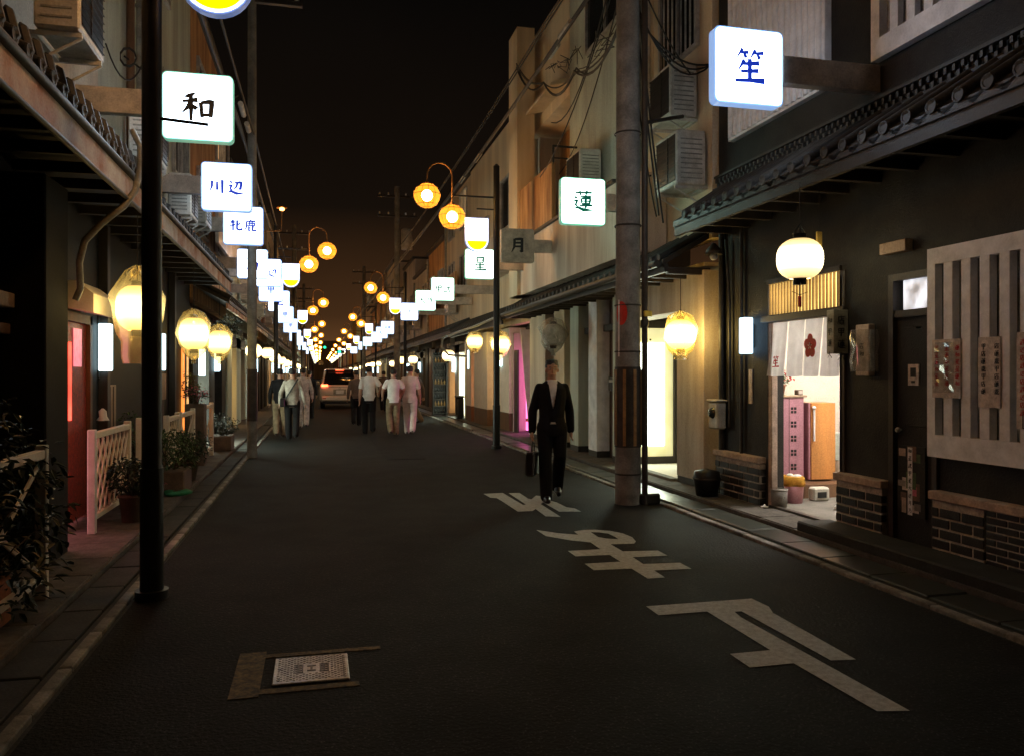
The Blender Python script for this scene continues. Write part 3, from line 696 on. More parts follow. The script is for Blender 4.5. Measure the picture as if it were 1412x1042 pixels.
# pent roof, decorated band, upstairs lattice
roof_row(h, 4.30, 1, -2.0, 9.2, 3.42, .62, .40)
P("eave_board", MB().box(4.32, 4.37, -2, 9.2, 3.26, 3.38), A_['dark_wood'])
corbels(h, 4.37, 1, -2, 9.2, 3.32, .58)
P("soffit", MB().box(4.37, 4.95, -2, 9.2, 3.375, 3.385), A_['dark_wood'])
P("ridge_trim", MB().box(4.84, 4.92, -2, 9.2, 3.83, 3.87).box(4.86, 4.92, -2, 9.2, 4.0, 4.03), A_['tile'])
b = MB(); y = 1.0
while y < 9.1:
    b.box(4.865, 4.90, y, y+.03, 3.88, 3.93).box(4.865, 4.90, y+.045, y+.075, 3.94, 3.99); y += .09
P("ridge_lattice", b, A_['tile'], kind="stuff")
f = MB().box(4.82, 4.90, 2.0, 6.2, 4.34, 4.52).box(4.82, 4.90, 6.09, 6.2, 4.52, 6.6).box(4.82, 4.90, 2.0, 6.2, 6.6, 6.75)
P("upper_window_frame", f, A_['white_paint'])
P("upper_window_pane", MB().box(4.905, 4.915, 2.05, 6.1, 4.5, 6.6), A_['curtain'])
ub = MB().box(-.03, .03, -.05, .05, 0, 2.08, .004).mesh("upper_window_bar", A_['white_paint'])
for i in range(19): piece("upper_window_bar", ub, (4.86, 5.92-.2*i, 4.52), h)
# ribbed white shutter box
P("shutter_box", MB().box(4.84, 4.915, 6.9, 8.8, 4.36, 6.9), A_['white_paint'])
rb = MB().tube([(0, 0, .03), (0, 0, 2.5)], .03, 8).mesh("rib", A_['white_paint'])
for i in range(17): piece("rib", rb, (4.835, 6.98+i*.11, 4.36), h)
# sign arm from the wall
P("interior_floor", MB().box(5.0, 7.4, 5.4, 9.18, .0, .06), A_['concrete'])
P("raised_floor", MB().box(5.3, 7.4, 8.45, 9.18, .06, .22), A_['brown_wood'])
for bb in ((5.16, 7.5, 9.10, 9.16), (7.4, 7.5, 5.4, 9.1), (5.16, 7.5, 5.3, 5.36), (5.152, 5.162, 5.4, 6.7), (5.152, 5.162, 8.2, 9.1)): P("interior_wall", MB().box(*bb, .06, 2.7), A_['cream'])
P("interior_ceiling", MB().box(5.16, 7.5, 5.3, 9.16, 2.7, 2.75), A_['cream'])
lampi = thing("ceiling_lamp", "bright square ceiling lamp inside the open doorway of the black house", "lamp", (6.2, 7.6, 2.7))
part("lamp_panel", MB().box(5.9, 6.5, 7.2, 8.0, 2.655, 2.675), G_['room'], lampi, world=True)
part("lamp_housing", MB().box(5.87, 6.53, 7.17, 8.03, 2.676, 2.70), A_['white_paint'], lampi, world=True)
# furniture inside
sc_ = thing("shoe_cabinet", "tall mauve shoe cabinet with rows of four square holes inside the doorway", "cabinet", (5.67, 8.9, .22))
part("body", MB().box(5.47, 5.86, 8.78, 9.06, .26, 1.26), A_['pink_wood'], sc_, world=True)
part("plinth", MB().box(5.49, 5.84, 8.8, 9.04, .22, .26), A_['black'], sc_, world=True)
part("top_board", MB().box(5.44, 5.90, 8.76, 9.08, 1.26, 1.285, .004), A_['pale_wood'], sc_, world=True)
part("door_seam", MB().box(5.655, 5.66, 8.776, 8.779, .28, 1.25), A_['black'], sc_, world=True)
hole = MB().box(-.016, .016, -.003, 0, -.016, .016).mesh("air_hole", A_['black'])
for r_ in range(5):
    for a in (-.022, .022):
        for c in (-.022, .022): piece("air_hole", hole, (5.72+a, 8.779, 1.10-r_*.175+c), sc_)
part("handle", MB().tube([(5.53, 8.77, 1.2), (5.53, 8.765, 1.14)], .012, 6), A_['alu'], sc_, world=True)
oc = thing("cupboard", "orange wooden cupboard with a long pale handle beside the mauve shoe cabinet", "cupboard", (6.1, 8.9, .22))
part("body", MB().box(5.93, 6.27, 8.72, 9.04, .24, 1.19, .004), A_['orange_wood'], oc, world=True)
part("side_panel", MB().box(5.905, 5.928, 8.74, 9.04, .24, 1.19), A_['pink_wood'], oc, world=True)
part("handle", MB().tube([(5.955, 8.70, .72), (5.955, 8.70, 1.12)], .013, 6).ball((5.955, 8.70, 1.13), .025), A_['white_paint'], oc, world=True)
ki = thing("towel_rack", "pale blue towel hanging at the far right inside the lit doorway", "towel", (6.5, 8.9, .6))
part("towel", MB().box(6.36, 6.52, 8.86, 8.9, .45, .8, .01), A_['plaster2'], ki, world=True)
part("rail", MB().tube([(6.32, 8.88, .8), (6.56, 8.88, .8)], .01), A_['alu'], ki, world=True)
part("stand", MB().tube([(6.34, 8.88, .22), (6.34, 8.88, .8)], .01).tube([(6.54, 8.88, .22), (6.54, 8.88, .8)], .01), A_['alu'], ki, world=True)

def leaf_cloud(cs, n, size, seed=1, droop=.3, lw=.45):
    """n folded leaves scattered through ellipsoids cs: (cx,cy,cz,rx,ry,rz)"""
    rr = random.Random(seed); b = MB(); vs = []; fs = []
    wts = [c[3]*c[4]*c[5] for c in cs]
    for i in range(n):
        c = rr.choices(cs, wts)[0]
        while True:
            d = Vector((rr.uniform(-1, 1), rr.uniform(-1, 1), rr.uniform(-1, 1)))
            if d.length < 1: break
        d = d * (0.55 + .45*rr.random()) / max(d.length, .2) * min(1, d.length*1.4) if rr.random() < .7 else d
        nz = mnoise.noise(Vector((c[0]+d.x*c[3], c[1]+d.y*c[4], c[2]+d.z*c[5]))*5)
        if nz < -.22: continue
        p = Vector((c[0]+d.x*c[3], c[1]+d.y*c[4], c[2]+d.z*c[5]))
        a = Vector((rr.uniform(-1, 1)+d.x, rr.uniform(-1, 1)+d.y, rr.uniform(-.6, .8)-droop)).normalized()
        s = a.cross(Vector((rr.uniform(-.3, .3), rr.uniform(-.3, .3), 1))).normalized(); u = s.cross(a)
        L = size*rr.uniform(.6, 1.25); w = L*lw*.5
        k = len(vs)
        vs += [p, p+a*L*.35+s*w+u*w*.4, p+a*L*.75+s*w*.8+u*w*.2-Vector((0,0,L*.06)), p+a*L-Vector((0,0,L*.18)), p+a*L*.75-s*w*.8+u*w*.2-Vector((0,0,L*.06)), p+a*L*.35-s*w+u*w*.4]
        fs += [(k, k+1, k+2, k+3), (k, k+3, k+4, k+5)]
    return b.add(vs, fs)
def pot(c, r, hgt):
    return MB().lathe(c, [(0, 0), (r*.72, 0), (r*.98, hgt*.88), (r*1.06, hgt*.88), (r*1.06, hgt), (r*.93, hgt), (r*.9, hgt*.86), (0, hgt*.86)], 20)
fp = thing("potted_flower", "orange pot of red and pink flowers on top of the mauve cabinet", "potted plant", (5.58, 8.9, 1.285))
part("pot", pot((5.60, 8.92, 1.285), .085, .13), A_['terracotta'], fp, world=True)
part("foliage", leaf_cloud([(5.60, 8.92, 1.47, .12, .1, .09)], 120, .05, 3), A_['leaf2'], fp, world=True, kind="stuff")
part("flowers", leaf_cloud([(5.62, 8.92, 1.53, .2, .12, .08)], 90, .035, 4, lw=.9), A_['petal_red'], fp, world=True, kind="stuff")
bx = thing("desk_clock", "small dark box beside the flower pot on the mauve cabinet", "box", (5.84, 8.9, 1.285))
part("case", MB().box(5.82, 5.895, 8.84, 8.92, 1.285, 1.35, .006), A_['planter'], bx, world=True); part("dial", MB().box(5.83, 5.885, 8.836, 8.839, 1.295, 1.34), A_['paper'], bx, world=True)
bn = thing("waste_bin", "pink plastic bin lined with a yellow bag on the doorway floor", "bin", (5.42, 8.25, .06))
part("tub", MB().lathe((5.36, 8.22, .06), [(0, 0), (.095, 0), (.115, .27), (.108, .27), (.09, .02), (0, .02)], 20), A_['pink_plastic'], bn, world=True)
part("bag", MB().lathe((5.35, 8.22, .06), [(.10, .265), (.13, .20), (.135, .23), (.125, .30), (.105, .315), (.10, .27)], 24, wob=.07, seed=4), A_['yellow_bag'], bn, world=True)
part("crumpled_paper", MB().ball((5.39, 8.2, .36), .06, .05, .03, 9, 6).ball((5.31, 8.22, .37), .04, .05, .03, 8, 6), A_['white_cloth'], bn, world=True)
ra = thing("radio", "small grey radio with a dark window on the doorway floor by the orange cupboard", "radio", (5.75, 8.3, .06))
part("case", MB().box(5.62, 5.84, 8.22, 8.34, .06, .22, .02), A_['acwhite'], ra, world=True)
part("dial_window", MB().box(5.67, 5.79, 8.212, 8.219, .10, .17, .01), A_['black'], ra, world=True)
tn = thing("patterned_tin", "round patterned tin on the doorway floor beside the pink bin", "tin", (5.1, 7.9, .06))
part("tin_body", MB().lathe((5.03, 8.0, .06), [(0, 0), (.085, 0), (.09, .19), (0, .19)], 20), A_['concrete'], tn, world=True)
part("rim", MB().lathe((5.03, 8.0, .06), [(.088, .185), (.095, .19), (.095, .2), (.085, .2)], 20), A_['alu'], tn, world=True)
part("printed_leaves", leaf_cloud([(5.03, 8.0, .15, .095, .095, .07)], 60, .03, 8), A_['leaf'], tn, world=True, kind="stuff")
sl = thing("slipper", "white slipper left on the floor at the right of the lit doorway", "slipper", (5.60, 7.66, .06))
part("sole", MB().ball((5.60, 7.66, .075), .12, .045, .014, 14, 6), A_['white_cloth'], sl, world=True)
part("strap", MB().ball((5.55, 7.66, .085), .055, .05, .03, 12, 6), A_['white_cloth'], sl, world=True)
sk = thing("salt_saucer", "tiny white dish of salt at the foot of the doorway post", "dish", (4.86, 8.02, .052))
part("dish", MB().lathe((4.86, 8.02, .053), [(0, 0), (.025, 0), (.045, .012), (.04, .014), (0, .005)], 16), A_['white_paint'], sk, world=True)
part("salt", MB().lathe((4.86, 8.02, .058), [(.03, 0), (.004, .035), (0, .036)], 12), A_['white_cloth'], sk, world=True)
# noren curtain
nr = thing("noren_curtain", "pale split door curtain with a red flower crest and red writing", "curtain", (4.96, 7.4, 2.13))
part("rod", MB().tube([(4.97, 6.78, 2.13), (4.97, 8.06, 2.13)], .012), A_['pale_wood'], nr, world=True)
ys = [8.03, 7.73, 7.42, 7.11, 6.80]
for i in range(4):
    ya, yb = ys[i]-.006, ys[i+1]+.006; vs = []; fs = []; nu, nv = 13, 11
    for a in range(nu):
        for c in range(nv):
            u = a/(nu-1); v = c/(nv-1)
            y = ya + (yb-ya)*u + (.05*v*(1.2-i) if i < 2 else 0)*(1-u*.5) - (.02*v if i == 2 else 0)*(1-u)
            x = 4.975 - .05*v + .014*v*math.sin(u*7+i*2.1) + .012*math.sin(u*13+i)*v
            vs.append((x, y, 2.125-.60*v - .008*math.sin(u*3.1)))
    for a in range(nu-1):
        for c in range(nv-1): fs.append((a*nv+c, a*nv+c+1, (a+1)*nv+c+1, (a+1)*nv+c))
    part("curtain_panel", MB().add(vs, fs, True), A_['cloth'], nr, world=True)
b = MB()
for k in range(5):
    an = math.pi/2 + k*2*math.pi/5; cy0, cz0 = 7.22+.062*math.cos(an), 1.83+.075*math.sin(an)
    pts = []
    for q in range(14):
        t_ = 2*math.pi*q/14; rr_ = .046; pts.append((4.893, cy0+rr_*math.cos(t_), cz0+rr_*1.15*math.sin(t_)))
    b.prism(pts, (.0015, 0, 0))
b.prism([(4.892, 7.22+.05*math.cos(2*math.pi*q/12), 1.83+.05*math.sin(2*math.pi*q/12)) for q in range(12)], (.0015, 0, 0))
part("flower_crest", b, A_['ink_red'], nr, world=True)
b = MB()
for q in range(5):
    an = math.pi/2+q*2*math.pi/5; b.tube([(4.889, 7.22+.012*math.cos(an), 1.83+.012*math.sin(an)), (4.889, 7.22+.032*math.cos(an), 1.83+.034*math.sin(an))], .0035, 5)
part("flower_stamens", b, A_['white_cloth'], nr, world=True)
b = MB(); write(b, 'sho', 7.86, 1.68, .13, '-X', 4.900, .002, 1.25); part("red_writing", b, A_['ink_red'], nr, world=True)
# signs and fittings on the black wall 
def small(name, lab, cat, bodies, loc):
    t = thing(name, lab, cat, loc)
    for nm, bb, mm in bodies: part(nm, bb, mm, t, world=True)
    return t
small("box_light", "narrow vertical blue white light box on the black wall left of the curtained doorway", "light box",
   [("lit_face", MB().box(4.80, 4.92, 8.36, 8.48, 1.78, 2.2, .01), G_['tube_blue']), ("mount", MB().box(4.92, 4.95, 8.39, 8.45, 1.85, 2.12), A_['iron'])], (4.86, 8.42, 1.78))
small("name_plate", "thin grey vertical name plate on the black wall below the blue light box", "name plate",
   [("plate", MB().box(4.935, 4.95, 8.42, 8.49, 1.2, 1.6), A_['paper'])], (4.94, 8.45, 1.2))
b = MB(); [write(b, k, 6.735, 2.06-i*.11, .07, '-X', 4.78, .001, 1.2) for i, k in enumerate(('wa', 'ko', 'ren', 'dai'))]
b2 = MB(); [write(b2, k, 4.865, 2.06-i*.115, .085, '-Y', 6.68, .001, 1.2) for i, k in enumerate(('mise', 'ko', 'ren', 'dai'))]
small("projecting_sign", "small unlit grey sign jutting over the right post of the curtained doorway", "sign",
   [("board", MB().box(4.782, 4.945, 6.68, 6.79, 1.74, 2.16, .006), A_['pipe']), ("lettering", b, A_['ink_black']), ("side_lettering", b2, A_['ink_black'])], (4.86, 6.74, 1.74))
b = MB(); [write(b, k, 6.38, 1.80-i*.07, .06, '-X', 4.862, .001, 1.2) for i, k in enumerate(('mise', 'wa'))]
small("wall_lantern", "squarish paper plaque wrapped in shiny plastic on the black wall right of the doorway", "plaque",
   [("plaque_board", MB().box(4.864, 4.935, 6.29, 6.47, 1.53, 2.0, .006), A_['paper']), ("lettering", b, A_['ink_black']), ("plastic_wrap", MB().lathe((4.90, 6.38, 1.77), [(.12, -.20), (.135, -.1), (.128, 0), (.137, .09), (.125, .18)], 18, wob=.05, seed=9), clear_film("shiny_film", (.95, .95, .95), .45, .08))], (4.9, 6.38, 1.53))
small("wall_plank", "short unpainted plank fixed above the narrow black door", "plank", [("plank", MB().box(4.86, 4.94, 5.82, 6.14, 2.60, 2.70, .004), A_['pale_wood'])], (4.9, 5.98, 2.6))
small("hanging_tag", "small yellow wooden tag hanging on a cord right of the round lantern", "tag", [("cord", MB().tube([(4.5, 6.5, 3.28), (4.5, 6.5, 2.86)], .003, 5), A_['cable']), ("tag_board", MB().box(4.47, 4.53, 6.49, 6.51, 2.68, 2.86, .006), mat("yellow_wood", (.62, .46, .12), .6))], (4.5, 6.5, 2.68))
b = MB().tube([(4.915, 8.62, .5), (4.915, 8.62, 3.3)], .022, 8).tube([(4.915, 9.1, .1), (4.915, 9.1, 3.3)], .04, 8).tube([(4.915, 8.9, .9), (4.915, 8.9, 2.4), (4.89, 8.95, 3.2)], .018, 8)
single("drain_pipes", b, A_['iron'], "dark pipes running down the black wall beside the meter", "pipe")
small("electric_meter", "dull white meter box on the black wall between pipes", "meter", [("meter_case", MB().box(4.80, 4.93, 9.0, 9.24, .86, 1.2, .02), A_['acwhite']), ("glass", MB().lathe((4.80, 9.12, 1.06), [(0, -.05), (.05, -.04), (.07, 0)], 16, 'X'), A_['window_dark']), ("meter_lid", MB().box(4.78, 4.94, 8.985, 9.255, 1.2, 1.23, .01), A_['acwhite'])], (4.86, 9.1, .86))
small("hooded_lamp", "small dark unlit lamp with a hood under the eave left of the doorway", "lamp", [("hood", MB().lathe((4.7, 8.9, 3.0), [(.02, .14), (.09, .06), (.11, 0), (.10, 0), (.02, .11)], 16), A_['iron']), ("bulb", MB().ball((4.7, 8.9, 2.98), .05), A_['alu'])], (4.7, 8.9, 2.9))
small("water_bucket", "dark round covered bucket on the pavement at the corner of the black house", "bucket", [("tub", MB().lathe((4.66, 9.0, .052), [(0, 0), (.13, 0), (.17, .22), (.15, .30), (0, .33)], 20, wob=.02), A_['black']), ("rope", MB().lathe((4.66, 9.0, .25), [(.165, 0), (.18, .015), (.165, .03)], 20), A_['dark_wood'])], (4.66, 9.0, .052))
# ================================================================ RIGHT: three storey beige building
h = thing("apartment_house", "three storey beige building with rust stained balcony parapet and lit loggia", "building", (4.9, 14, 0))
P("upper_wall", MB().box(4.92, 5.1, 9.36, 11.2, 3.3, 9.4).box(4.885, 5.1, 11.2, 11.32, 3.3, 9.4), A_['plaster3'])
P("upper_wall", MB().box(4.91, 5.1, 11.33, 15.3, 3.3, 9.4), A_['plaster2'])
P("upper_wall", MB().box(4.9, 5.1, 15.3, 18.4, 7.15, 9.4).box(5.101, 5.7, 15.29, 18.4, 7.15, 7.3), A_['plaster3'])
P("loggia_wall", MB().box(5.6, 5.75, 15.3, 18.4, 3.5, 7.15).box(5.1, 5.6, 15.2, 15.3, 3.5, 7.15), A_['rust_wall'])
P("balcony_floor", MB().box(4.45, 5.6, 14.8, 18.2, 4.35, 4.45), A_['plaster2'])
P("balcony_parapet", MB().box(4.38, 4.46, 14.8, 18.2, 4.5, 5.63), A_['rust_wall'])
P("parapet_rail", MB().box(4.33, 4.5, 11.4, 18.2, 4.45, 4.5), A_['iron'])
P("lower_band_wall", MB().box(4.4, 4.9, 10.7, 18.2, 3.3, 4.45), A_['pale_wall'])
P("fin_wall", MB().box(4.32, 4.72, 17.3, 18.1, 3.3, 9.3), A_['plaster3'])
P("handrail", MB().tube([(4.42, 14.82, 5.95), (4.9, 14.82, 5.95)], .022).tube([(4.42, 14.82, 5.72), (4.9, 14.82, 5.72)], .016).tube([(4.42, 14.82, 5.6), (4.42, 14.82, 5.97)], .022), A_['iron'])
P("end_wall", MB().box(5.101, 9.0, 9.36, 9.5, 3, 9.4), A_['plaster']); P("end_wall", MB().box(5.101, 9, 18.25, 18.4, 0, 9.4), A_['plaster'])
P("awning_slab", MB().prism([(4.89, 15.3, 7.5), (4.5, 15.3, 7.36), (4.5, 15.3, 7.30), (4.89, 15.3, 7.40)], (0, 1.9, 0)), A_['plaster3'])
window(h, 4.905, 1, 12.2, 14.2, 7.5, 8.8, bars=0)
window(h, 4.915, 1, 9.7, 10.9, 5.9, 7.2, bars=8)
roof_row(h, 4.26, 1, 9.4, 18.3, 2.98, .64, .36)
P("eave_board", MB().box(4.28, 4.33, 9.4, 18.3, 2.84, 2.95), A_['iron'])
P("eave_gutter", MB().tube([(4.2, 9.45, 2.95), (4.2, 18.3, 2.92)], .05, 8), A_['iron'])
corbels(h, 4.33, 1, 9.4, 18.3, 2.88, .62)
downpipe(h, 4.84, 11.6, 3.4, 9.2, .05); downpipe(h, 4.85, 11.26, 5, 9.2, .04, 'acwhite')
# ground floor
P("pillar", MB().box(4.86, 5.2, 9.48, 10.28, .14, 2.9, .01), A_['pale_wall'])
P("pillar_base", MB().box(4.87, 5.19, 9.49, 10.27, .04, .14), A_['iron'])
P("beam", MB().box(4.88, 5.3, 10.28, 12.5, 2.42, 2.95), A_['pale_wall'])
P("recess_wall", MB().box(6.1, 6.2, 9.5, 12.6, .04, 2.9), A_['plaster'])
P("recess_floor", MB().box(4.9, 6.1, 9.5, 12.3, .0, .06), A_['cream'])
P("recess_ceiling", MB().box(4.88, 6.1, 9.5, 12.4, 2.951, 3.0), A_['plaster3'])
P("screen_frame", MB().box(4.88, 6.1, 12.3, 12.36, .06, .18).box(4.88, 6.1, 12.3, 12.36, 2.3, 2.42).box(5.76, 5.84, 12.28, 12.36, .18, 2.3).box(5.84, 6.1, 12.31, 12.35, .18, 2.3), A_['dark_wood'])
P("screen_border", MB().box(4.88, 5.76, 12.33, 12.35, .18, 2.3), G_['screen_edge_glow'])
P("lit_screen", MB().box(5.0, 5.60, 12.315, 12.325, .36, 2.05), G_['screen'])
P("step", MB().box(4.78, 4.9, 10.3, 12.3, .03, .09), A_['concrete'])
def post(y0, y1, m='plaster2', base='iron', x0=4.85, x1=5.1, zt=2.9, hb=.16):
    P("pillar", MB().box(x0, x1, y0, y1, hb, zt, .008), A_[m]); P("pillar_base", MB().box(x0+.005, x1, y0+.005, y1-.005, .04, hb), A_[base])
post(12.45, 12.75, 'plaster2'); post(13.55, 14.0, 'white_paint'); post(14.6, 15.1, 'plaster2'); post(15.5, 16.2, 'plaster3'); post(16.9, 18.2, 'plaster')
P("ground_floor_wall", MB().box(5.12, 5.25, 12.4, 18.3, .04, 2.95), mat("brown_plaster", (.26, .20, .16), .85, scale=2))
P("door", MB().box(5.06, 5.12, 14.05, 14.58, .06, 2.3, .01), A_['dark_wood'])
P("door", MB().box(5.06, 5.12, 16.25, 16.88, .06, 2.3, .01), A_['dark_wood'])
P("transom_board", MB().box(4.98, 5.12, 12.8, 18.0, 2.3, 2.42, .01), A_['iron'])
small("mail_box", "dark mail box on the wall between the pale pillars behind the man in a suit", "mail box", [("case", MB().box(4.98, 5.12, 13.05, 13.3, 1.25, 1.5, .01), A_['black']), ("flap", MB().box(4.975, 4.98, 13.08, 13.27, 1.4, 1.44), A_['alu'])], (5.05, 13.2, 1.25))
small("notice_plate", "small pink and white notice plate on the pillar behind the suited man", "notice", [("plate", MB().box(5.03, 5.055, 14.2, 14.35, 1.5, 1.85), A_['white_paint']), ("stripe", MB().box(5.025, 5.03, 14.22, 14.28, 1.55, 1.82), A_['red_plastic'])], (5.05, 14.3, 1.5))
ac_unit("lower aged air conditioner on the beige wall beside the lit blue sign", 4.46, 4.86, 9.42, 10.1, 3.98, 4.68)
ac_unit("upper aged air conditioner above another on the beige wall beside the lit blue sign", 4.5, 4.88, 9.7, 10.4, 4.95, 5.65)
ac_unit("air conditioner high on the greenish wall behind the lit green rimmed sign", 4.45, 4.85, 13.3, 14.1, 4.85, 5.5)

# ================================================================ generic pieces
def lantern(label, x, y, z, dia=.42, hgt=.38, bag=None, m='lantern', group=None, ztop=None, seed=1, lit=True, caps='black'):
    t = thing("paper_lantern", label, "lantern", (x, y, z), group)
    H = hgt/2; pr = []
    for i in range(29):
        v = -1+2*i/28; r = dia/2*math.sqrt(max(0, 1-(abs(v)**2.6)*.80)); r *= 1+(.012 if i % 2 else -.006); pr.append((r, v*H))
    part("lantern_body", MB().lathe((x, y, z), pr, 28), G_[m] if lit else A_['paper'], t, world=True)
    r0 = pr[0][0]
    part("bottom_ring", MB().lathe((x, y, z), [(0, -H-.055), (r0*.62, -H-.055), (r0*.66, -H+.004), (r0*.9, -H+.006)], 20), A_[caps], t, world=True)
    part("top_ring", MB().lathe((x, y, z), [(0, H+.05), (r0*.6, H+.05), (r0*.66, H-.004), (r0*.9, H-.006)], 20), A_[caps], t, world=True)
    zt = ztop or z+H+.35
    part("hanger", MB().tube([(x, y, z+H+.04), (x, y, zt)], .005, 5).tube([(x-.07, y, z+H+.05), (x, y, z+H+.14), (x+.07, y, z+H+.05)], .006, 5), A_['cable'], t, world=True)
    if bag:
        rr = random.Random(seed); q = dia/2
        if bag == 'wide': pf = [(.03, H+.20), (q*.6, H+.14), (q*1.25, H*.6), (q*1.28, H*.4), (q*1.10, -H*.5), (q*.9, -H*1.15), (q*.72, -H*1.5), (q*.74, -H*2.2), (q*.70, -H*2.5)]
        elif bag == 'cone': pf = [(.03, H+.13), (q*.7, H+.08), (q*1.14, H*.7), (q*1.15, 0), (q*.98, -H*.7), (q*.72, -H*1.25), (q*.30, -H*1.62), (q*.16, -H*1.7), (q*.2, -H*1.95)]
        else: pf = [(.03, H+.12), (q*.8, H+.06), (q*1.12, H*.4), (q*1.08, -H*.3), (q*.8, -H*1.1), (q*.45, -H*1.5), (q*.5, -H*1.75)]
        part("plastic_cover", MB().lathe((x, y, z), pf, 26, wob=.05 if lit else .11, seed=seed), F_['bag' if lit else 'grey_bag'], t, world=True)
    return t
def sign_box(label, x, y, z, chars, ink, rim='rim_blue', face='sign_cool', wall=None, side=1, S=.65, cs=None, lit=True, group=None, arm=True, detail=True):
    t = thing("lit_sign" if lit else "unlit_sign", label, "sign", (x, y, z-S/2), group)
    def rr(s_, r, n=5):
        o = []
        for (sx, sz, a0) in ((1, 1, 0), (-1, 1, 90), (-1, -1, 180), (1, -1, 270)):
            for k in range(n+1):
                a = R(a0+90*k/n); o.append((x+sx*(s_/2-r)+r*math.cos(a), z+sz*(s_/2-r)+r*math.sin(a)))
        return o
    n = 5 if detail else 2; d = .05
    part("casing", MB().prism([(a, y-d, c) for a, c in rr(S, .05, n)], (0, 2*d, 0)), (G_[rim] if lit else A_['arm']), t, world=True)
    b = MB()
    for yy, dd in ((y-d-.008, .007), (y+d+.001, .007)): b.prism([(a, yy, c) for a, c in rr(S-.03, .04, n)], (0, dd, 0))
    part("lit_face" if lit else "face", b, (G_[face] if lit else A_['arm']), t, world=True)
    if chars:
        b = MB(); k = len(chars); cs = cs or (.30 if k == 1 else .21); sp = .235
        for i, c in enumerate(chars):
            b = MB(); write(b, c, x+(i-(k-1)/2)*(sp if cs > .18 else cs*1.1), z, cs, '-Y', y-d-.009, .002, {'wa': 1.95, 'tsuki': 1.9, 'sho': 1.6}.get(c, 1.6) if k == 1 else 1.85)
            part("lettering", b, A_[ink], t, world=True)
    if wall is not None and arm:
        part("arm", MB().box(x+side*S/2, wall, y-.05, y+.05, z-.11, z+.13, .006), A_['arm'], t, world=True)
    return t

ORD = 'first second third fourth fifth sixth seventh eighth ninth tenth eleventh twelfth thirteenth fourteenth fifteenth sixteenth seventeenth eighteenth nineteenth twentieth'.split() + ['farthest']*20
# ---- lit signs, right side (nearest first)
sign_box("large lit white sign with one blue character, nearest on the right", 3.59, 6.22, 4.18, ['sho'], 'ink_blue', 'rim_blue', 'sign_near', 4.9, 1)
sign_box("lit white sign with one green character and greenish rim, left of the near concrete pole", 3.58, 10.6, 3.94, ['ren'], 'ink_green', 'rim_green', 'sign_mint', 4.4, 1)
sign_box("unlit tan sign with one black character between two lit signs", 3.72, 14.9, 4.0, ['tsuki'], 'ink_black', wall=4.6, side=1, lit=False)
sign_box("lit white sign with one dark green character below a yellow tipped lamp sign", 3.42, 17.1, 3.93, ['hoshi'], 'ink_green', 'rim_green', 'sign_green', 4.9, 1)
sign_box("lit white sign with two small green characters, fifth along the right side", 3.40, 22.3, 3.92, ['ko', 'bu'], 'ink_green', 'rim_green', 'sign_green', 4.9, 1)
sign_box("lit white sign with two blue green characters, sixth along the right side", 3.36, 25.7, 3.9, ['dai', 'no'], 'ink_green', 'rim_green', 'sign_green', 4.9, 1)
sign_box("lit white sign with faint small writing, seventh along the right side", 3.34, 30.2, 3.88, ['mise', 'ko', 'dai'], 'ink_blue', 'rim_blue', 'sign_cool', 4.9, 1, cs=.14)
# ---- left side 
sign_box("large lit white sign with one black character, nearest on the left", -1.13, 8.25, 4.12, ['wa'], 'ink_black', 'rim_green', 'sign_near', -2.35, -1)
sign_box("lit white sign with two blue characters, second on the left", -1.20, 11.4, 4.06, ['kawa', 'be'], 'ink_blue', 'rim_blue', 'sign_cool', -2.35, -1)
sign_box("lit white sign with two dense blue characters in front of the left concrete pole", -1.24, 14.3, 4.06, ['mehin', 'shika'], 'ink_blue', 'rim_blue', 'sign_cool', -2.35, -1)
sign_box("lit bluish sign half hidden behind the left concrete pole", -1.42, 18.6, 3.98, ['no'], 'ink_blue', 'rim_blue', 'sign_cool', -2.35, -1)
sign_box("lit bluish sign with a small slanted mark just right of the left concrete pole", -1.18, 19.9, 3.95, ['no', 'be'], 'ink_blue', 'rim_blue', 'sign_cool', -2.35, -1)
sign_box("lit bluish sign with one character between the left poles", -1.22, 26.5, 3.86, ['sho'], 'ink_blue', 'rim_blue', 'sign_cool', -2.35, -1)
frs = [(40.5, 3.85), (45.5, 3.85), (50, 3.8), (57, 3.8), (66, 3.8), (78, 3.8)]
for qi, (y, z) in enumerate(frs): sign_box("small lit white sign, %s along the right side" % ORD[7+qi], 3.40+rnd.uniform(-.1, .1), y, z, ['dai', 'ko'] if y < 50 else None, 'ink_blue', 'rim_green' if rnd.random() < .4 else 'rim_blue', 'sign_far', 4.9, 1, detail=False, group="far lit signs on the right", cs=.15)
for qi, (y, z) in enumerate([(22.9, 3.85), (32.5, 3.85), (39, 3.8), (48, 3.75), (57, 3.8), (68, 3.8), (82, 3.8)]): sign_box("small lit white sign, %s along the left side" % ORD[6+qi], -1.24+rnd.uniform(-.1, .1), y, z, ['ko'] if y < 46 else None, 'ink_blue', 'rim_blue', 'sign_far', -2.35, -1, detail=False, group="far lit signs on the left", cs=.2)

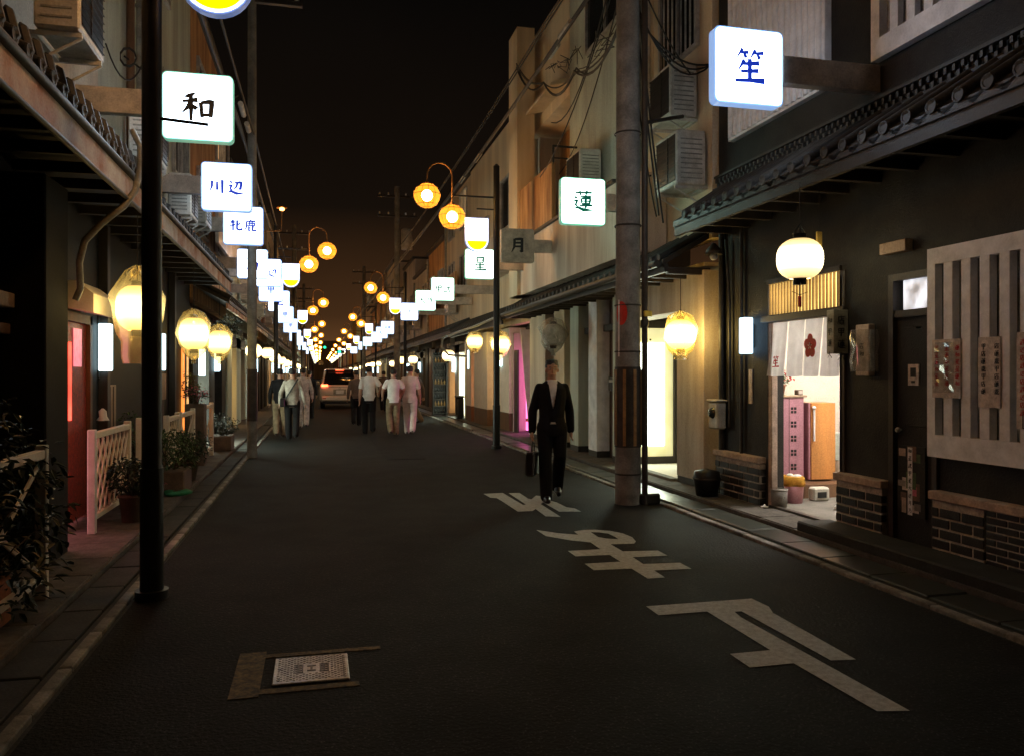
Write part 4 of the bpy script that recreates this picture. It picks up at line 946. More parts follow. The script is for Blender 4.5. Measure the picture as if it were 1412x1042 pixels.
# ================================================================ street lamps
lamp0 = thing("street_lamp", "street lamp with black post nearest on the left, its yellow sign tip cropped", "street lamp", (0, 0, 0), "twin globe street lamps")
part("post", MB().tube([(0, 0, 0), (0, 0, .9)], .078, 16).tube([(0, 0, .9), (0, 0, 5.85)], .066, 16).tube([(0, 0, 5.85), (0, 0, 5.9)], [.07, .02], 16).tube([(0, 0, 0), (0, 0, .06)], .11, 16), A_['black'], lamp0)
part("cross_bar", MB().tube([(0, 0, 5.2), (.93, 0, 5.2)], .02, 8).tube([(0, 0, 4.95), (.42, 0, 4.95)], .015, 8), A_['black'], lamp0)
arc = [(.93, 0, 5.02), (.93, 0, 5.55)] + [(.93+.26-.26*math.cos(R(a)), 0, 5.58+.27*math.sin(R(a))) for a in range(10, 175, 14)] + [(1.45, 0, 5.5), (1.45, 0, 5.42)]
part("hook_arm", MB().tube(arc, .016, 8), A_['brass'], lamp0)
for gx, gz in ((.93, 4.76), (1.45, 5.17)):
    s_ = MB().lathe((gx, 0, gz), [(.02, .245), (.10, .225), (.20, .16), (.262, .06), (.268, 0), (.25, -.09), (.19, -.175), (.10, -.23), (.02, -.24)], 24)
    g = part("globe", s_, F_['globe'], lamp0)
    for nm, bb, mm in (("bulb", MB().ball((gx, 0, gz), .115, n=12, m=8), G_['core']),):
        o = bpy.data.objects.new(nm, bb.mesh(nm, mm)); COL.objects.link(o); o.parent = g
    c = MB()
    for k in range(12):
        a = 2*math.pi*k/12; c.tube([(gx+r*math.cos(a), r*math.sin(a), gz+zz) for r, zz in ((.03, .25), (.11, .232), (.21, .165), (.272, .05), (.272, -.03), (.2, -.18), (.1, -.238))], .0045, 4, caps=False)
    for r, zz in ((.11, .23), (.215, .16), (.275, .02), (.2, -.18), (.09, -.24)): c.lathe((gx, 0, gz), [(r-.006, zz), (r+.005, zz+.006), (r+.005, zz-.006), (r-.006, zz)], 20)
    c.lathe((gx, 0, gz), [(0, .30), (.03, .29), (.06, .25), (.02, .24)], 12)
    o = bpy.data.objects.new("cage", c.mesh("cage", A_['brass'])); COL.objects.link(o); o.parent = g
def ush(r, z0, z1, x, yy, dd, n=14, zcut=None):
    """U outline between z0 (round bottom) and z1; zcut keeps only the part below"""
    pts = []
    for k in range(n+1):
        a = math.pi + math.pi*k/n; px, pz = x+r*math.cos(a), z0+r+r*math.sin(a)
        if zcut is None or pz <= zcut: pts.append((px, yy, pz))
    if zcut is None: pts = pts + [(x+r, yy, z1), (x-r, yy, z1)]
    return pts
part("sign_casing", MB().prism(ush(.25, 4.06, 4.76, .42, -.035, 0), (0, .07, 0)), G_['rim_u'], lamp0)
for s_ in (-1, 1):
    yy = -.037 if s_ < 0 else .037; d = s_*.006
    part("sign_face", MB().prism(ush(.235, 4.075, 4.745, .42, yy, 0), (0, d, 0)), G_['u_white'], lamp0)
    part("sign_yellow_tip", MB().prism([p for p in ush(.215, 4.095, 4.7, .42, yy+s_*.0065, 0, 24, zcut=4.30)], (0, s_*.004, 0)), G_['u_yellow'], lamp0)
lamp0.location = (-1.12, 5.95, 0)
part("bracket_rod", MB().tube([(.05, -.02, 3.31), (.37, -.02, 3.29)], .012, 6), A_['black'], lamp0)
LYS = [24.2, 42.0, 60, 78, 96, 114, 133, 152, 170, 188, 206]
RYS = [16.2, 34.2, 52.2, 70, 88, 106, 125, 144, 162, 180, 198]
ordn = ["second", "third", "fourth"]
src = lamp0
rod = [c for c in lamp0.children if c.name.startswith("bracket_rod")][0]
def duplamp(loc, rz, label):
    r = lamp0.copy(); COL.objects.link(r); r.location = loc; r.rotation_euler = (0, 0, rz); r["label"] = label
    for ch in list(lamp0.children):
        if ch is rod: continue
        c = ch.copy(); COL.objects.link(c); c.parent = r
        for g in list(ch.children):
            d = g.copy(); COL.objects.link(d); d.parent = c
    return r
for i, y in enumerate(LYS):
    duplamp((-1.20+(.0 if i else 0), y, 0), 0, "twin globe street lamp, %s black post along the left side" % ordn[i] if i < 3 else "distant twin globe street lamp, %s from the camera on the left side" % ORD[i+1])
for i, y in enumerate(RYS):
    lab = ["twin globe street lamp just left of the unlit tan sign, nearest on the right", "twin globe street lamp, second black post along the right side", "twin globe street lamp, third black post along the right side"][i] if i < 3 else "distant twin globe street lamp, %s from the camera on the right side" % ORD[i]
    duplamp((3.60, y, 0), math.pi, lab)

# ================================================================ utility poles
def upole(label, x, y, r=.15, H=9.5, arms=True, band=True, transformer=False, stripes=False, group="concrete utility poles"):
    t = thing("utility_pole", label, "utility pole", (x, y, 0), group)
    part("shaft", MB().tube([(x, y, .0), (x, y, H)], [r, r*.8], 20), A_['pole'], t, world=True)
    if band:
        part("striped_band", MB().lathe((x, y, .68), [(r*.985+.008, 0), (r*.97+.008, .95)], 24), A_['iron'], t, world=True)
        s_ = MB()
        for k in range(8):
            a = 2*math.pi*k/8+.15
            s_.box(-.018, .018, -r-.011, -r-.004, .70, 1.60)
            n0 = len(s_.v)-8
            M = Matrix.Translation((x, y, 0)) @ Matrix.Rotation(a, 4, 'Z')
            for q in range(n0, len(s_.v)): s_.v[q] = tuple(M @ Vector(s_.v[q]))
        if stripes: part("amber_stripes", s_, A_['amber'], t, world=True)
    if arms:
        b = MB()
        for zz in (H-.5, H-1.4): b.box(x-.9, x+.9, y-.05, y+.05, zz, zz+.09)
        part("cross_arm", b, A_['iron'], t, world=True)
        b = MB()
        for zz in (H-.41, H-1.31):
            for dx in (-.8, -.4, .4, .8): b.lathe((x+dx, y, zz), [(.02, 0), (.045, .03), (.03, .06), (.045, .09), (.0, .14)], 10)
        part("insulator", b, A_['white_paint'], t, world=True)
    if transformer:
        part("transformer", MB().lathe((x+.45, y, H-2.9), [(0, 0), (.26, 0), (.27, .9), (.2, .97), (0, .98)], 20), A_['alu'], t, world=True)
    return t
t = upole("thick concrete pole with amber striped band and a red round sticker at the right", 3.60, 8.95, .155, 10.5, arms=False, stripes=True)
part("conduit", MB().tube([(3.765, 8.83, .0), (3.765, 8.83, 5.9), (3.75, 8.88, 9)], .036, 10), A_['iron'], t, world=True)
b = MB()
for zz in (.9, 1.35, 1.95, 2.8, 3.9, 5.0): b.tube([(3.83, 8.84, zz), (3.85, 8.83, zz)], .012, 6)
for zz in (.35, 1.8, 2.35, 3.3, 4.4): b.lathe((3.60, 8.95, zz), [(.158, 0), (.164, .008), (.158, .02)], 24)
part("steel_straps", b, A_['iron'], t, world=True)
b = MB(); vs = []; 
def curvedisc(x, y, r, a0, a1, z0, z1, shape):
    b = MB(); n, m = 16, 12; vs = []; fs = []
    for i in range(n+1):
        a = a0+(a1-a0)*i/n; u = 2*i/n-1; hh = math.sqrt(max(0, 1-u*u)) if shape == 'disc' else 1
        zc, hz = (z0+z1)/2, (z1-z0)/2*max(hh, .02)
        vs += [(x+r*math.cos(a), y+r*math.sin(a), zc-hz), (x+r*math.cos(a), y+r*math.sin(a), zc+hz)]
    for i in range(n): fs.append((2*i, 2*i+2, 2*i+3, 2*i+1))
    return b.add(vs, fs, True)
part("red_round_sticker", curvedisc(3.60, 8.95, .160, R(192), R(246), 2.12, 2.40, 'disc'), A_['red_plastic'], t, world=True)
part("sticker_tail", curvedisc(3.60, 8.95, .160, R(203), R(210), 1.75, 2.42, 'rect'), A_['white_paint'], t, world=True)
part("yellow_reflector", MB().box(3.74, 3.84, 8.78, 8.82, 2.22, 2.29, .008), mat("yellow_reflector", (.7, .55, .08), .4), t, world=True)
part("junction_box", MB().box(3.72, 3.80, 8.79, 8.84, 2.10, 2.19, .008), A_['black'], t, world=True)
part("dark_footing", MB().box(3.70, 3.96, 8.80, 9.0, 0, .13, .02), A_['black'], t, world=True)
upole("slim concrete pole on the left behind the lit signs", -1.19, 15.45, .09, 9.8, arms=True)
upole("concrete pole farther down the right side with cross arms and transformer", 3.55, 37.2, .15, 10.2, True, False, True)
upole("concrete pole far down the right side beyond the transformer pole", 3.5, 64, .15, 10, True, False, True)
upole("concrete pole far down the left side", -1.3, 46, .15, 9.8, True, False, False)
upole("concrete pole at the far end of the left side", -1.3, 76, .15, 9.8, True, False, False)
# a tapered concrete pole base plate on the left pole
# ================================================================ overhead cables
def cable(pts, r=.014, sag=.25, n=10, b=None):
    b = b if b is not None else MB(); out = []
    for i in range(len(pts)-1):
        p, q = Vector(pts[i]), Vector(pts[i+1])
        for k in range(n):
            u = k/n; s_ = p.lerp(q, u); s_.z -= sag*4*u*(1-u); out.append(s_)
    out.append(Vector(pts[-1])); b.tube(out, r, 6); return b
b = MB()
for dx, z, r in ((-.25, 6.35, .022), (-.1, 6.62, .016), (.1, 6.9, .03), (.0, 7.35, .016), (.2, 7.6, .016)):
    cable([(3.6+dx, 2, z+.1), (3.6+dx, 8.95, z), (3.6+dx, 37.2, z), (3.5+dx, 64, z), (3.5+dx, 120, z)], r, .18, 12, b)
single("cable_bundle", b, A_['cable'], "bundle of overhead cables running down the right side of the street", "cables")
b = MB()
for dx, z, r in ((-.1, 5.75, .03), (.05, 5.95, .018), (-.2, 6.15, .018)):
    cable([(-1.2+dx, 2.5, z+.1), (-1.2+dx, 15.4, z), (-1.3+dx, 46, z), (-1.3+dx, 76, z), (-1.3+dx, 130, z)], r, .15, 12, b)
single("cable_bundle", b, A_['cable'], "bundle of overhead cables running down the left side of the street", "cables")
cslv = thing("cable_sleeves", "pale protective sleeves clipped on the overhead cables", "cable sleeves", (0, 12, 5.8))
for (x, y, z, L) in ((-1.18, 13.1, 5.76, .55), (-1.18, 14.2, 5.78, .4), (3.52, 17.5, 6.45, .6), (3.5, 19.5, 6.40, .5), (3.72, 12.2, 6.8, .5), (3.35, 10.4, 6.35, .5)): part("sleeve", MB().tube([(x, y, z), (x, y+L, z-.01)], .042, 8), A_['sleeve'], cslv, world=True)
b = MB()
for k in range(9):     # tangle of drop wires by the near right pole
    rr = random.Random(k)
    p = Vector((3.6, 8.95, 6.3+rr.random()*1.4)); q = Vector((4.0+rr.random()*.9, 10.2+rr.random()*7, 5.2+rr.random()*1.6)) if k % 3 else Vector((4.6+rr.random()*.3, 9.3+rr.random(), 4.9+rr.random()))
    if k % 2: cable([p, q], .006+.008*rr.random(), .1+.7*rr.random(), 10, b)
for k in range(3): cable([(3.66, 8.95, 5.9+.1*k), (4.88, 9.3, 5.5)], .012, .22+.12*k, 10, b)
cable([(3.7, 8.95, 5.9), (4.2, 9.4, 3.55)], .012, .1, 8, b); cable([(3.7, 8.95, 6.4), (4.35, 9.6, 3.5)], .012, .2, 8, b); cable([(3.72, 8.95, 4.9), (4.3, 9.7, 3.6)], .010, .12, 8, b)
for q in range(4):
    rr = random.Random(90+q); cable([(3.52, 8.95, 5.7+.06*q), (3.75+.1*rr.random(), 11.5, 6.1+.12*rr.random()), (4.05, 14.2, 6.85+.12*rr.random()), (4.3, 17.3, 8.35+.2*rr.random())], .007+.008*rr.random(), .08+.25*rr.random(), 9, b)
for q in range(11):
    rr = random.Random(190+q); u = rr.random(); c_ = Vector((3.6+.55*u, 9.6+5*u, 5.85+1.4*u)); b.tube([c_+Vector((rr.uniform(-.12, .12), rr.uniform(-.3, .3), rr.uniform(-.16, .12))) for _ in range(5)], .006, 5)
single("drop_wires", b, A_['cable'], "tangled black drop wires from the near right pole to the beige building", "wires")
b = MB(); cable([(3.78, 8.93, 4.55), (4.48, 9.3, 4.8)], .025, 0, 3, b)
single("pole_bracket", b, A_['iron'], "short black steel bracket reaching from the near right pole to the wall", "bracket")
b = MB()
cable([(-1.7, 7.9, 3.6), (-2.2, 8.0, 3.95)], .012, .1, 6, b); cable([(-2.35, 10.8, 5.5), (-1.2, 12.5, 5.9)], .012, .25, 8, b); cable([(-2.35, 9.9, 5.3), (-2.1, 10.6, 5.35), (-1.2, 13.0, 5.85)], .010, .3, 8, b)
for q in range(3): b.tube([(-2.2+.09*math.cos(a/9*6.283), 10.3, 5.32+.11*math.sin(a/9*6.283)-.01*q) for a in range(10)], .007, 5)
single("drop_wires", b, A_['cable'], "coiled black drop wires on the upper left wall above the second lit sign", "wires")
b = MB(); b.tube([(-1.66, 7.95, 3.78), (-1.58, 7.88, 3.62), (-1.555, 7.75, 3.38), (-1.57, 7.62, 3.16), (-1.64, 7.52, 3.0), (-1.80, 7.47, 2.84), (-1.94, 7.48, 2.68), (-2.0, 7.55, 2.5), (-1.99, 7.55, 2.28), (-2.03, 7.55, 2.18)], .028, 10)
single("conduit_hose", b, A_['pipe'], "pale curved conduit hose hanging from the left eave beside the column", "hose")
# ================================================================ LEFT: near house
h = thing("townhouse", "near left house with stained, glow tinted gutter board, dark column and red lit door", "house", (-2.35, 5, 0))
P("ground_floor_wall", MB().box(-2.55, -2.37, -3, 7.45, 0, 3.35).box(-2.55, -2.37, 7.45, 9.3, 2.15, 3.35).box(-2.55, -2.37, 9.3, 9.62, 0, 3.35), A_['black_wall'])
P("column", MB().box(-2.37, -2.05, 6.85, 7.42, .04, 3.1, .012), A_['charred'])
P("upper_wall", MB().box(-2.55, -2.36, -3, 9.62, 3.5, 9.6), A_['plaster'])
P("wall_beam", MB().box(-2.37, -2.26, 4.6, 6.84, 2.05, 2.16, .006), A_['pale_wood'])
P("wall_beam", MB().box(-2.37, -2.29, 4.6, 6.84, 1.85, 1.93, .006), A_['brown_wood'])
P("window_paper", MB().box(-2.37, -2.36, 4.6, 6.6, .8, 1.78), A_['curtain'])
wb = MB().box(-.012, .012, -.014, .014, 0, .98).mesh("window_slat", A_['pale_wood'])
for i in range(24): piece("window_slat", wb, (-2.34, 4.65+i*.082, .8), h)
P("interior_back", MB().box(-2.95, -2.9, 7.4, 9.3, .04, 2.2), G_['red_room'])
P("interior_side", MB().box(-2.9, -2.37, 9.25, 9.3, .04, 2.15).box(-2.9, -2.37, 7.42, 7.46, .04, 2.15), A_['plaster3'])
P("door", MB().box(-2.41, -2.37, 8.45, 9.2, .08, 2.06, .006), A_['red_door'])
P("door_frame", MB().box(-2.43, -2.33, 9.2, 9.28, .05, 2.15).box(-2.43, -2.33, 8.36, 8.43, .05, 2.15).box(-2.43, -2.33, 7.45, 9.28, 2.06, 2.15), A_['brown_wood'])
P("door_paper", MB().box(-2.365, -2.36, 8.72, 9.0, 1.62, 2.0), glow("pink_lit_notice", (1.0, .28, .38), .55, .4, 20))
P("red_tube", MB().tube([(-2.34, 8.50, 1.1), (-2.34, 8.50, 1.85)], .022, 8), G_['red_neon'])
P("awning_box", MB().prism([(-2.36, 8.2, 2.18), (-2.05, 8.2, 2.12), (-2.05, 8.2, 2.30), (-2.2, 8.2, 2.42), (-2.36, 8.2, 2.42)], (0, .85, 0)), A_['cream'])
P("fascia_board", MB().box(-1.665, -1.635, -3, 16.2, 3.09, 3.31), A_['fascia'])
P("gutter", MB().tube([(-1.63, -3, 3.34), (-1.63, 16.2, 3.32)], .035, 8).tube([(-1.62, -3, 3.08), (-1.62, 16.2, 3.07)], .018, 8), A_['iron'])
P("soffit", MB().box(-2.37, -1.67, -3, 16.2, 3.30, 3.32), A_['dark_wood'])
roof_row(h, -1.66, -1, 2.4, 9.62, 3.38, .69, .38, step=.225)
corbels(h, -1.70, -1, 1, 16, 3.22, .66, .6)
# upright eave end tiles catching the light
ut = MB().box(-.03, .03, -.042, .042, 0, .20, .028).mesh("eave_end_tile", A_['tile'])
for i in range(30): piece("eave_end_tile", ut, (-1.655, 2.55+i*.225, 3.42), h, rot=(0, R(-14), rnd.uniform(-.05, .05)))
P("floor_seam", MB().box(-2.359, -2.352, -3, 9.6, 5.95, 5.98), A_['iron'])
P("roof_flashing", MB().box(-2.36, -2.3, 2, 9.6, 3.78, 3.84), A_['tile'])
ac_unit("air conditioner with orange lit edge on the upper left wall above the tiled eave", -2.03, -1.72, 6.5, 7.2, 4.1, 4.85, '+X')
small("wall_box_light", "tall blue white light box on the left wall beside the near lamp post", "light box", [("lit_face", MB().box(-2.36, -2.24, 9.62, 9.76, 1.58, 2.10, .01), G_['tube']), ("mount", MB().box(-2.37, -2.36, 9.64, 9.74, 1.5, 2.2), A_['iron'])], (-2.3, 9.7, 1.58))
small("name_board", "pale wooden vertical board below the near left light box", "board", [("board", MB().box(-2.36, -2.33, 9.9, 10.3, .92, 1.42, .004), A_['pale_wood']), ("board_strip", MB().box(-2.329, -2.322, 9.98, 10.03, .94, 1.4).box(-2.329, -2.322, 10.14, 10.17, .94, 1.4), A_['planter'])], (-2.35, 10, .9))
small("white_cloth", "small white cloth hung on the dark wall behind the first lattice fence", "cloth", [("cloth_sheet", MB().lathe((-2.25, 9.35, 1.12), [(.01, .06), (.035, .03), (.03, -.03), (.05, -.07)], 12, wob=.3), A_['white_cloth'])], (-2.25, 9.35, 1.0))

# ---- second left house
h = thing("townhouse", "second left house with grey upper wall, dark front and X braced fence", "house", (-2.35, 12.8, 0))
P("ground_floor_wall", MB().box(-2.55, -2.38, 9.63, 16.2, 0, 3.35), A_['black_wall'])
P("upper_wall", MB().box(-2.55, -2.37, 9.63, 16.2, 3.351, 9.6), A_['plaster2'])
roof_row(h, -1.66, -1, 9.7, 16.1, 3.38, .69, .38, step=.235)
for y in (9.7, 12.2, 14.0): P("wall_post", MB().box(-2.38, -2.28, y, y+.12, .04, 3.2, .006), A_['dark_wood'])
P("orange_lit_slit", MB().box(-2.36, -2.34, 15.1, 15.35, .5, 2.0), G_['orange_door'])
P("orange_lit_slit", MB().box(-2.36, -2.34, 15.7, 15.8, .4, 2.0), G_['warm_door'])
P("door", MB().box(-2.38, -2.34, 12.5, 13.4, .08, 2.0, .006), A_['dark_wood'])
downpipe(h, -2.30, 10.9, 3.8, 9, .05, 'brown_wood'); downpipe(h, -2.3, 11.4, 3.8, 9, .04)
window(h, -2.365, -1, 12.2, 13.6, 4.9, 6.2, bars=6); window(h, -2.365, -1, 14.2, 15.6, 4.9, 6.2, bars=6); window(h, -2.365, -1, 12.2, 13.8, 7.4, 8.7)
ac_unit("air conditioner behind the near lamp post beside the first left lit sign", -2.05, -1.75, 9.6, 10.2, 3.95, 4.6, '+X')
ac_unit("air conditioner just under the second left lit sign", -2.0, -1.7, 11.7, 12.35, 3.72, 4.3, '+X')
ac_unit("small air conditioner on the left wall beyond the second lit sign", -2.0, -1.7, 13.2, 13.85, 3.9, 4.5, '+X')
for (y, lab, z0) in ((13.0, "blue white light box on the left wall right of the near lamp post", 1.6), (17.4, "blue white light box below the second left lantern", 1.5), (20.0, "blue white light box below the third left lantern", 1.62)):
    small("wall_box_light", lab, "light box", [("lit_face", MB().box(-2.37, -2.26, y-.07, y+.07, z0, z0+.55, .01), G_['tube']), ("mount", MB().box(-2.38, -2.37, y-.05, y+.05, z0-.05, z0+.6), A_['iron'])], (-2.3, y, z0))
small("name_board", "pale name board hanging under the second left light box", "board", [("board", MB().box(-2.36, -2.33, 13.05, 13.5, 1.15, 1.55, .004), A_['pale_wood']), ("lower_board", MB().box(-2.36, -2.34, 12.95, 13.1, .8, 1.3, .004), A_['brown_wood'])], (-2.35, 13.2, .8))

# ---- lanterns, left
lantern("large lantern in a loose plastic bag behind the near left lamp post", -1.68, 8.25, 2.17, .38, .42, 'wide', ztop=3.28, seed=3)
lantern("lantern in a tapered plastic cover right of the near left lamp post", -1.68, 11.8, 2.10, .38, .43, 'cone', ztop=3.28, seed=5)
lantern("lantern in plastic cover, third along the left side", -1.70, 14.9, 2.10, .37, .40, 'cone', ztop=3.28, seed=6)
# ---- lanterns, right
lantern("large round white paper lantern with black base hanging by the curtained doorway", 4.30, 6.5, 2.60, .41, .36, None, 'lantern_white', ztop=3.30)
tg = thing("lantern_tag", "small red tag dangling under the round white lantern", "tag", (4.3, 6.5, 2.2))
part("cord", MB().tube([(4.3, 6.5, 2.37), (4.3, 6.5, 2.26)], .003, 5).tube([(4.3, 6.5, 2.27), (4.22, 6.5, 2.30)], .003, 5).tube([(4.3, 6.5, 2.27), (4.38, 6.5, 2.30)], .003, 5), A_['cable'], tg, world=True)
part("tag_board", MB().box(4.285, 4.315, 6.49, 6.51, 2.16, 2.26, .004), A_['ink_red'], tg, world=True)
lantern("round lantern in plastic glowing on the grey pillar right of the concrete pole", 4.45, 9.3, 2.04, .37, .36, 'round', m='lantern_hot', ztop=2.8, seed=8)
lantern("unlit grey lantern in a plastic bag above the suited man", 4.28, 14.35, 2.27, .44, .40, 'cone', ztop=2.8, seed=9, lit=False)
lantern("lantern in tapered plastic just right of the thin black lamp post on the right", 4.25, 18.7, 2.25, .42, .40, 'cone', ztop=2.9, seed=10)

# ================================================================ RIGHT: white pillar shopfront
h = thing("townhouse", "house with white pillars on brown bases and a magenta lit doorway", "house", (4.9, 22, 0))
P("ground_floor_wall", MB().box(5.3, 5.45, 18.4, 26.0, .04, 2.8), A_['dark_wood'])
P("magenta_room", MB().box(5.28, 5.29, 18.5, 20.2, .08, 2.2), G_['pink_door'])
P("door_leaf", MB().box(4.93, 4.97, 19.7, 20.1, .05, 2.15, .005), A_['dark_wood'])
P("interior_partition", MB().box(4.95, 5.29, 18.42, 18.5, .05, 2.6), A_['plaster']); P("interior_partition", MB().box(4.95, 5.29, 20.2, 20.3, .05, 2.6), A_['plaster'])
for (a, c) in ((20.3, 21.9), (22.5, 24.5), (25.0, 25.9)): 
    P("pillar", MB().box(4.72 if a > 22 else 4.85, 5.3, a, c, .52, 2.75, .01), A_['cream']); P("pillar_base", MB().box(4.725 if a > 22 else 4.855, 5.3, a+.005, c-.005, .04, .52), A_['brown_wood'])
P("warm_lit_slit", MB().box(5.2, 5.25, 24.55, 24.95, .3, 2.2), G_['orange_door'])
P("warm_lit_slit", MB().box(5.2, 5.25, 21.95, 22.45, .3, 2.2), G_['warm_door'])
P("upper_wall", MB().box(4.9, 5.1, 18.42, 26.0, 2.8, 8.2), A_['plaster3'])
P("balcony_box", MB().box(4.4, 4.9, 19.0, 22.0, 4.2, 5.1), A_['pale_wall'])
window(h, 4.9, 1, 19.4, 21.4, 5.4, 6.8, bars=0); window(h, 4.9, 1, 23, 25, 4.7, 6.2, bars=9)
roof_row(h, 4.2, 1, 18.45, 26, 2.85, .7, .38, near=False)
P("eave_board", MB().box(4.22, 4.27, 18.45, 26, 2.72, 2.82), A_['iron'])
b = MB().tube([(4.15, 26, 2.78), (4.15, 21, 2.84), (4.15, 18.6, 2.9)], .035, 8).tube([(4.1, 25.9, 2.8), (3.95, 25.9, 2.7), (3.9, 25.8, 2.4), (4.1, 25.6, 2.15), (4.6, 25.2, 2.1)], .035, 8)
P("pale_gutter_pipe", b, A_['pipe'])
P("skirt_curtain", MB().prism([(4.7, 18.5, 2.6), (4.95, 18.5, 2.6), (4.95, 18.5, .1), (4.92, 18.5, .1)], (0, .03, 0)), A_['cloth'])
small("red_stool", "small red stool in the magenta lit doorway", "stool", [("seat", MB().lathe((5.12, 19.0, .42), [(0, -.04), (.15, -.04), (.16, 0), (.15, .03), (0, .04)], 16), A_['red_plastic']), ("leg", MB().tube([(5.03, 18.93, .08), (5.06, 18.95, .4)], .014), A_['red_plastic']), ("leg", MB().tube([(5.21, 18.93, .08), (5.18, 18.95, .4)], .014), A_['red_plastic']), ("leg", MB().tube([(5.12, 19.1, .08), (5.12, 19.07, .4)], .014), A_['red_plastic'])], (5.12, 19, .08))
lantern("dim amber lantern left of the white pillar on the right side", 4.3, 22.2, 2.45, .42, .38, 'round', ztop=2.9, seed=12)
for (x, y, z0, lab) in ((4.8, 21.2, 1.75, "white light box on the white pillar under the right side lantern"), (4.75, 25.4, 1.7, "white light box on the wall left of the white pillar")):
    small("wall_box_light", lab, "light box", [("lit_face", MB().box(x-.05, x+.05, y-.08, y+.08, z0, z0+.6, .01), G_['tube']), ("mount", MB().box(x+.05, x+.12, y-.05, y+.05, z0+.05, z0+.5), A_['iron'])], (x, y, z0))
small("utility_bin", "dark green bin standing by the wall on the right pavement", "bin", [("tub", MB().box(4.5, 4.72, 26.2, 26.7, .05, .75, .03), A_['window_dark']), ("lid", MB().box(4.48, 4.74, 26.18, 26.72, .75, .82, .02), A_['iron'])], (4.6, 26.4, .05))

# ================================================================ generic far houses
def far_house(side, y0, y1, idx, near=False):
    F = 4.9 if side > 0 else -2.35
    rr = random.Random(idx*13+(5 if side > 0 else 0))
    s = side
    lr = "right" if side > 0 else "left"
    ht = rr.uniform(6.4, 9.2)
    wallm = rr.choice(['plaster', 'plaster2', 'plaster3', 'rust_wall'])
    order = ORD
    desc = {'plaster': "beige", 'plaster2': "grey", 'plaster3': "pinkish", 'rust_wall': "rust streaked"}[wallm]
    lab = "%s narrow house, %s one of the farther row on the %s side" % (desc, ORD[idx], lr) if idx < 30 else "narrow house in the distant row on the %s side of the street" % lr
    h = thing("townhouse", lab, "house", (F, (y0+y1)/2, 0), "farther houses on the %s" % lr)
    def Q(n, b, m, **k): return part(n, b, m, h, world=True, **k)
    bx = lambda a, c, *r: MB().box(F+s*a, F+s*c, *r)
    Q("back_wall", bx(.35, .5, y0, y1, .04, 3.0), A_['dark_wood'])
    Q("upper_wall", bx(.02, .2, y0, y1, 3.0, ht), A_[wallm])
    Q("side_wall", bx(.201, 5.0, y0+.02, y0+.17, 0, ht), A_['plaster'])
    L = y1-y0; y = y0
    cuts = [y0, y0+L*rr.uniform(.12, .2), y0+L*rr.uniform(.34, .42), y0+L*rr.uniform(.55, .62), y0+L*rr.uniform(.8, .86), y1]
    pm = rr.choice(['cream', 'plaster2', 'black_wall', 'brown_wood', 'black_wall'])
    for k in (0, 2, 4): Q("pillar", bx(-.02+.01*k, .35, cuts[k]+.01, cuts[k+1]-.01, .04, 2.7), A_[pm])
    dm = rr.choice([G_['warm_door'], G_['warm_door'], G_['orange_door'], G_['screen'], G_['pink_door'], A_['dark_wood']])
    Q("lit_doorway", bx(.28, .30, cuts[1], cuts[2], .1, 2.2), dm)
    Q("sliding_door", bx(.22, .26, cuts[3], cuts[4], .1, 2.1), A_['brown_wood'] if rr.random() < .5 else G_['warm_door'])
    Q("lintel", bx(.0, .34, cuts[1]+.01, cuts[4]-.01, 2.3, 2.6), A_['dark_wood'])
    if y0 < 75:
        roof_row(h, F-s*.68, s, y0+.03, y1-.03, 2.95, .69, .36, near=False)
        Q("eave_board", bx(-.66, -.62, y0, y1, 2.80, 2.90), A_['fascia'] if side < 0 and idx < 2 else A_['iron'])
        n = 2 if L > 5 else 1
        for fl in (4.4, 6.6) if ht > 8 else (4.5,):
            for k in range(n):
                a = y0+L*(k+.25)/n; window(h, F+s*.02, side, a, a+L*.5/n, fl, fl+1.3, bars=0 if y0 > 40 else rr.choice([0, 7, 9]), lit=None if rr.random() < .8 else glow("dim_lit_window", (1, .7, .35), .25, .3))
        if rr.random() < .7: Q("balcony_wall", bx(-.42, -.36, y0+L*.1, y1-L*.2, 4.15, 5.0), A_[rr.choice(['rust_wall', 'pale_wall', 'alu'])])
        downpipe(h, F-s*.06, y1-.25, 3.2, ht-.2, .045)
        if rr.random() < .8 and y0 < 60:
            ya = y0+L*.45; xa, xb = sorted((F-s*.38, F-s*.08))
            ac_unit("air conditioner on the %s farther house of the %s side" % (ORD[idx], lr), xa, xb, ya, ya+.7, 3.75, 4.35, '-X' if side > 0 else '+X', group="air conditioners on the farther %s houses" % lr)
    Q("roof_edge", bx(-.12, 5.0, y0-.02, y1-.01, ht, ht+.12), A_['tile'])
    if y0 < 110 and rr.random() < .85:
        lantern("small lit lantern under the eave of the %s farther house on the %s side" % (ORD[idx], lr), F-s*.6, cuts[1]-.1, 2.2+rr.uniform(-.08, .12), .42, .38, None, 'lantern' if rr.random() < .7 else 'lantern_white', group="farther lanterns on the %s" % lr, ztop=2.9)
    if y0 < 110 and rr.random() < .75:
        yb = cuts[3]-.15
        tt = thing("wall_box_light", "small lit box light on the %s farther house of the %s side" % (ORD[idx], lr), "light box", (F-s*.05, yb, 1.7), "farther box lights on the %s" % lr)
        part("lit_face", bx(-.12, -.02, yb-.08, yb+.08, 1.6, 2.1), G_['tube'], tt, world=True)
y = 26.05; i = 0
while y < 215:
    L = rnd.uniform(4.8, 6.6) if y < 90 else 14; far_house(1, y, y+L, i); y += L+.02; i += 1
y = 16.22; i = 0
while y < 215:
    L = rnd.uniform(4.8, 6.6) if y < 90 else 14; far_house(-1, y, y+L, i); y += L+.02; i += 1
e_ = thing("far_building", "dark building closing the far end of the street", "building", (1, 240, 0))
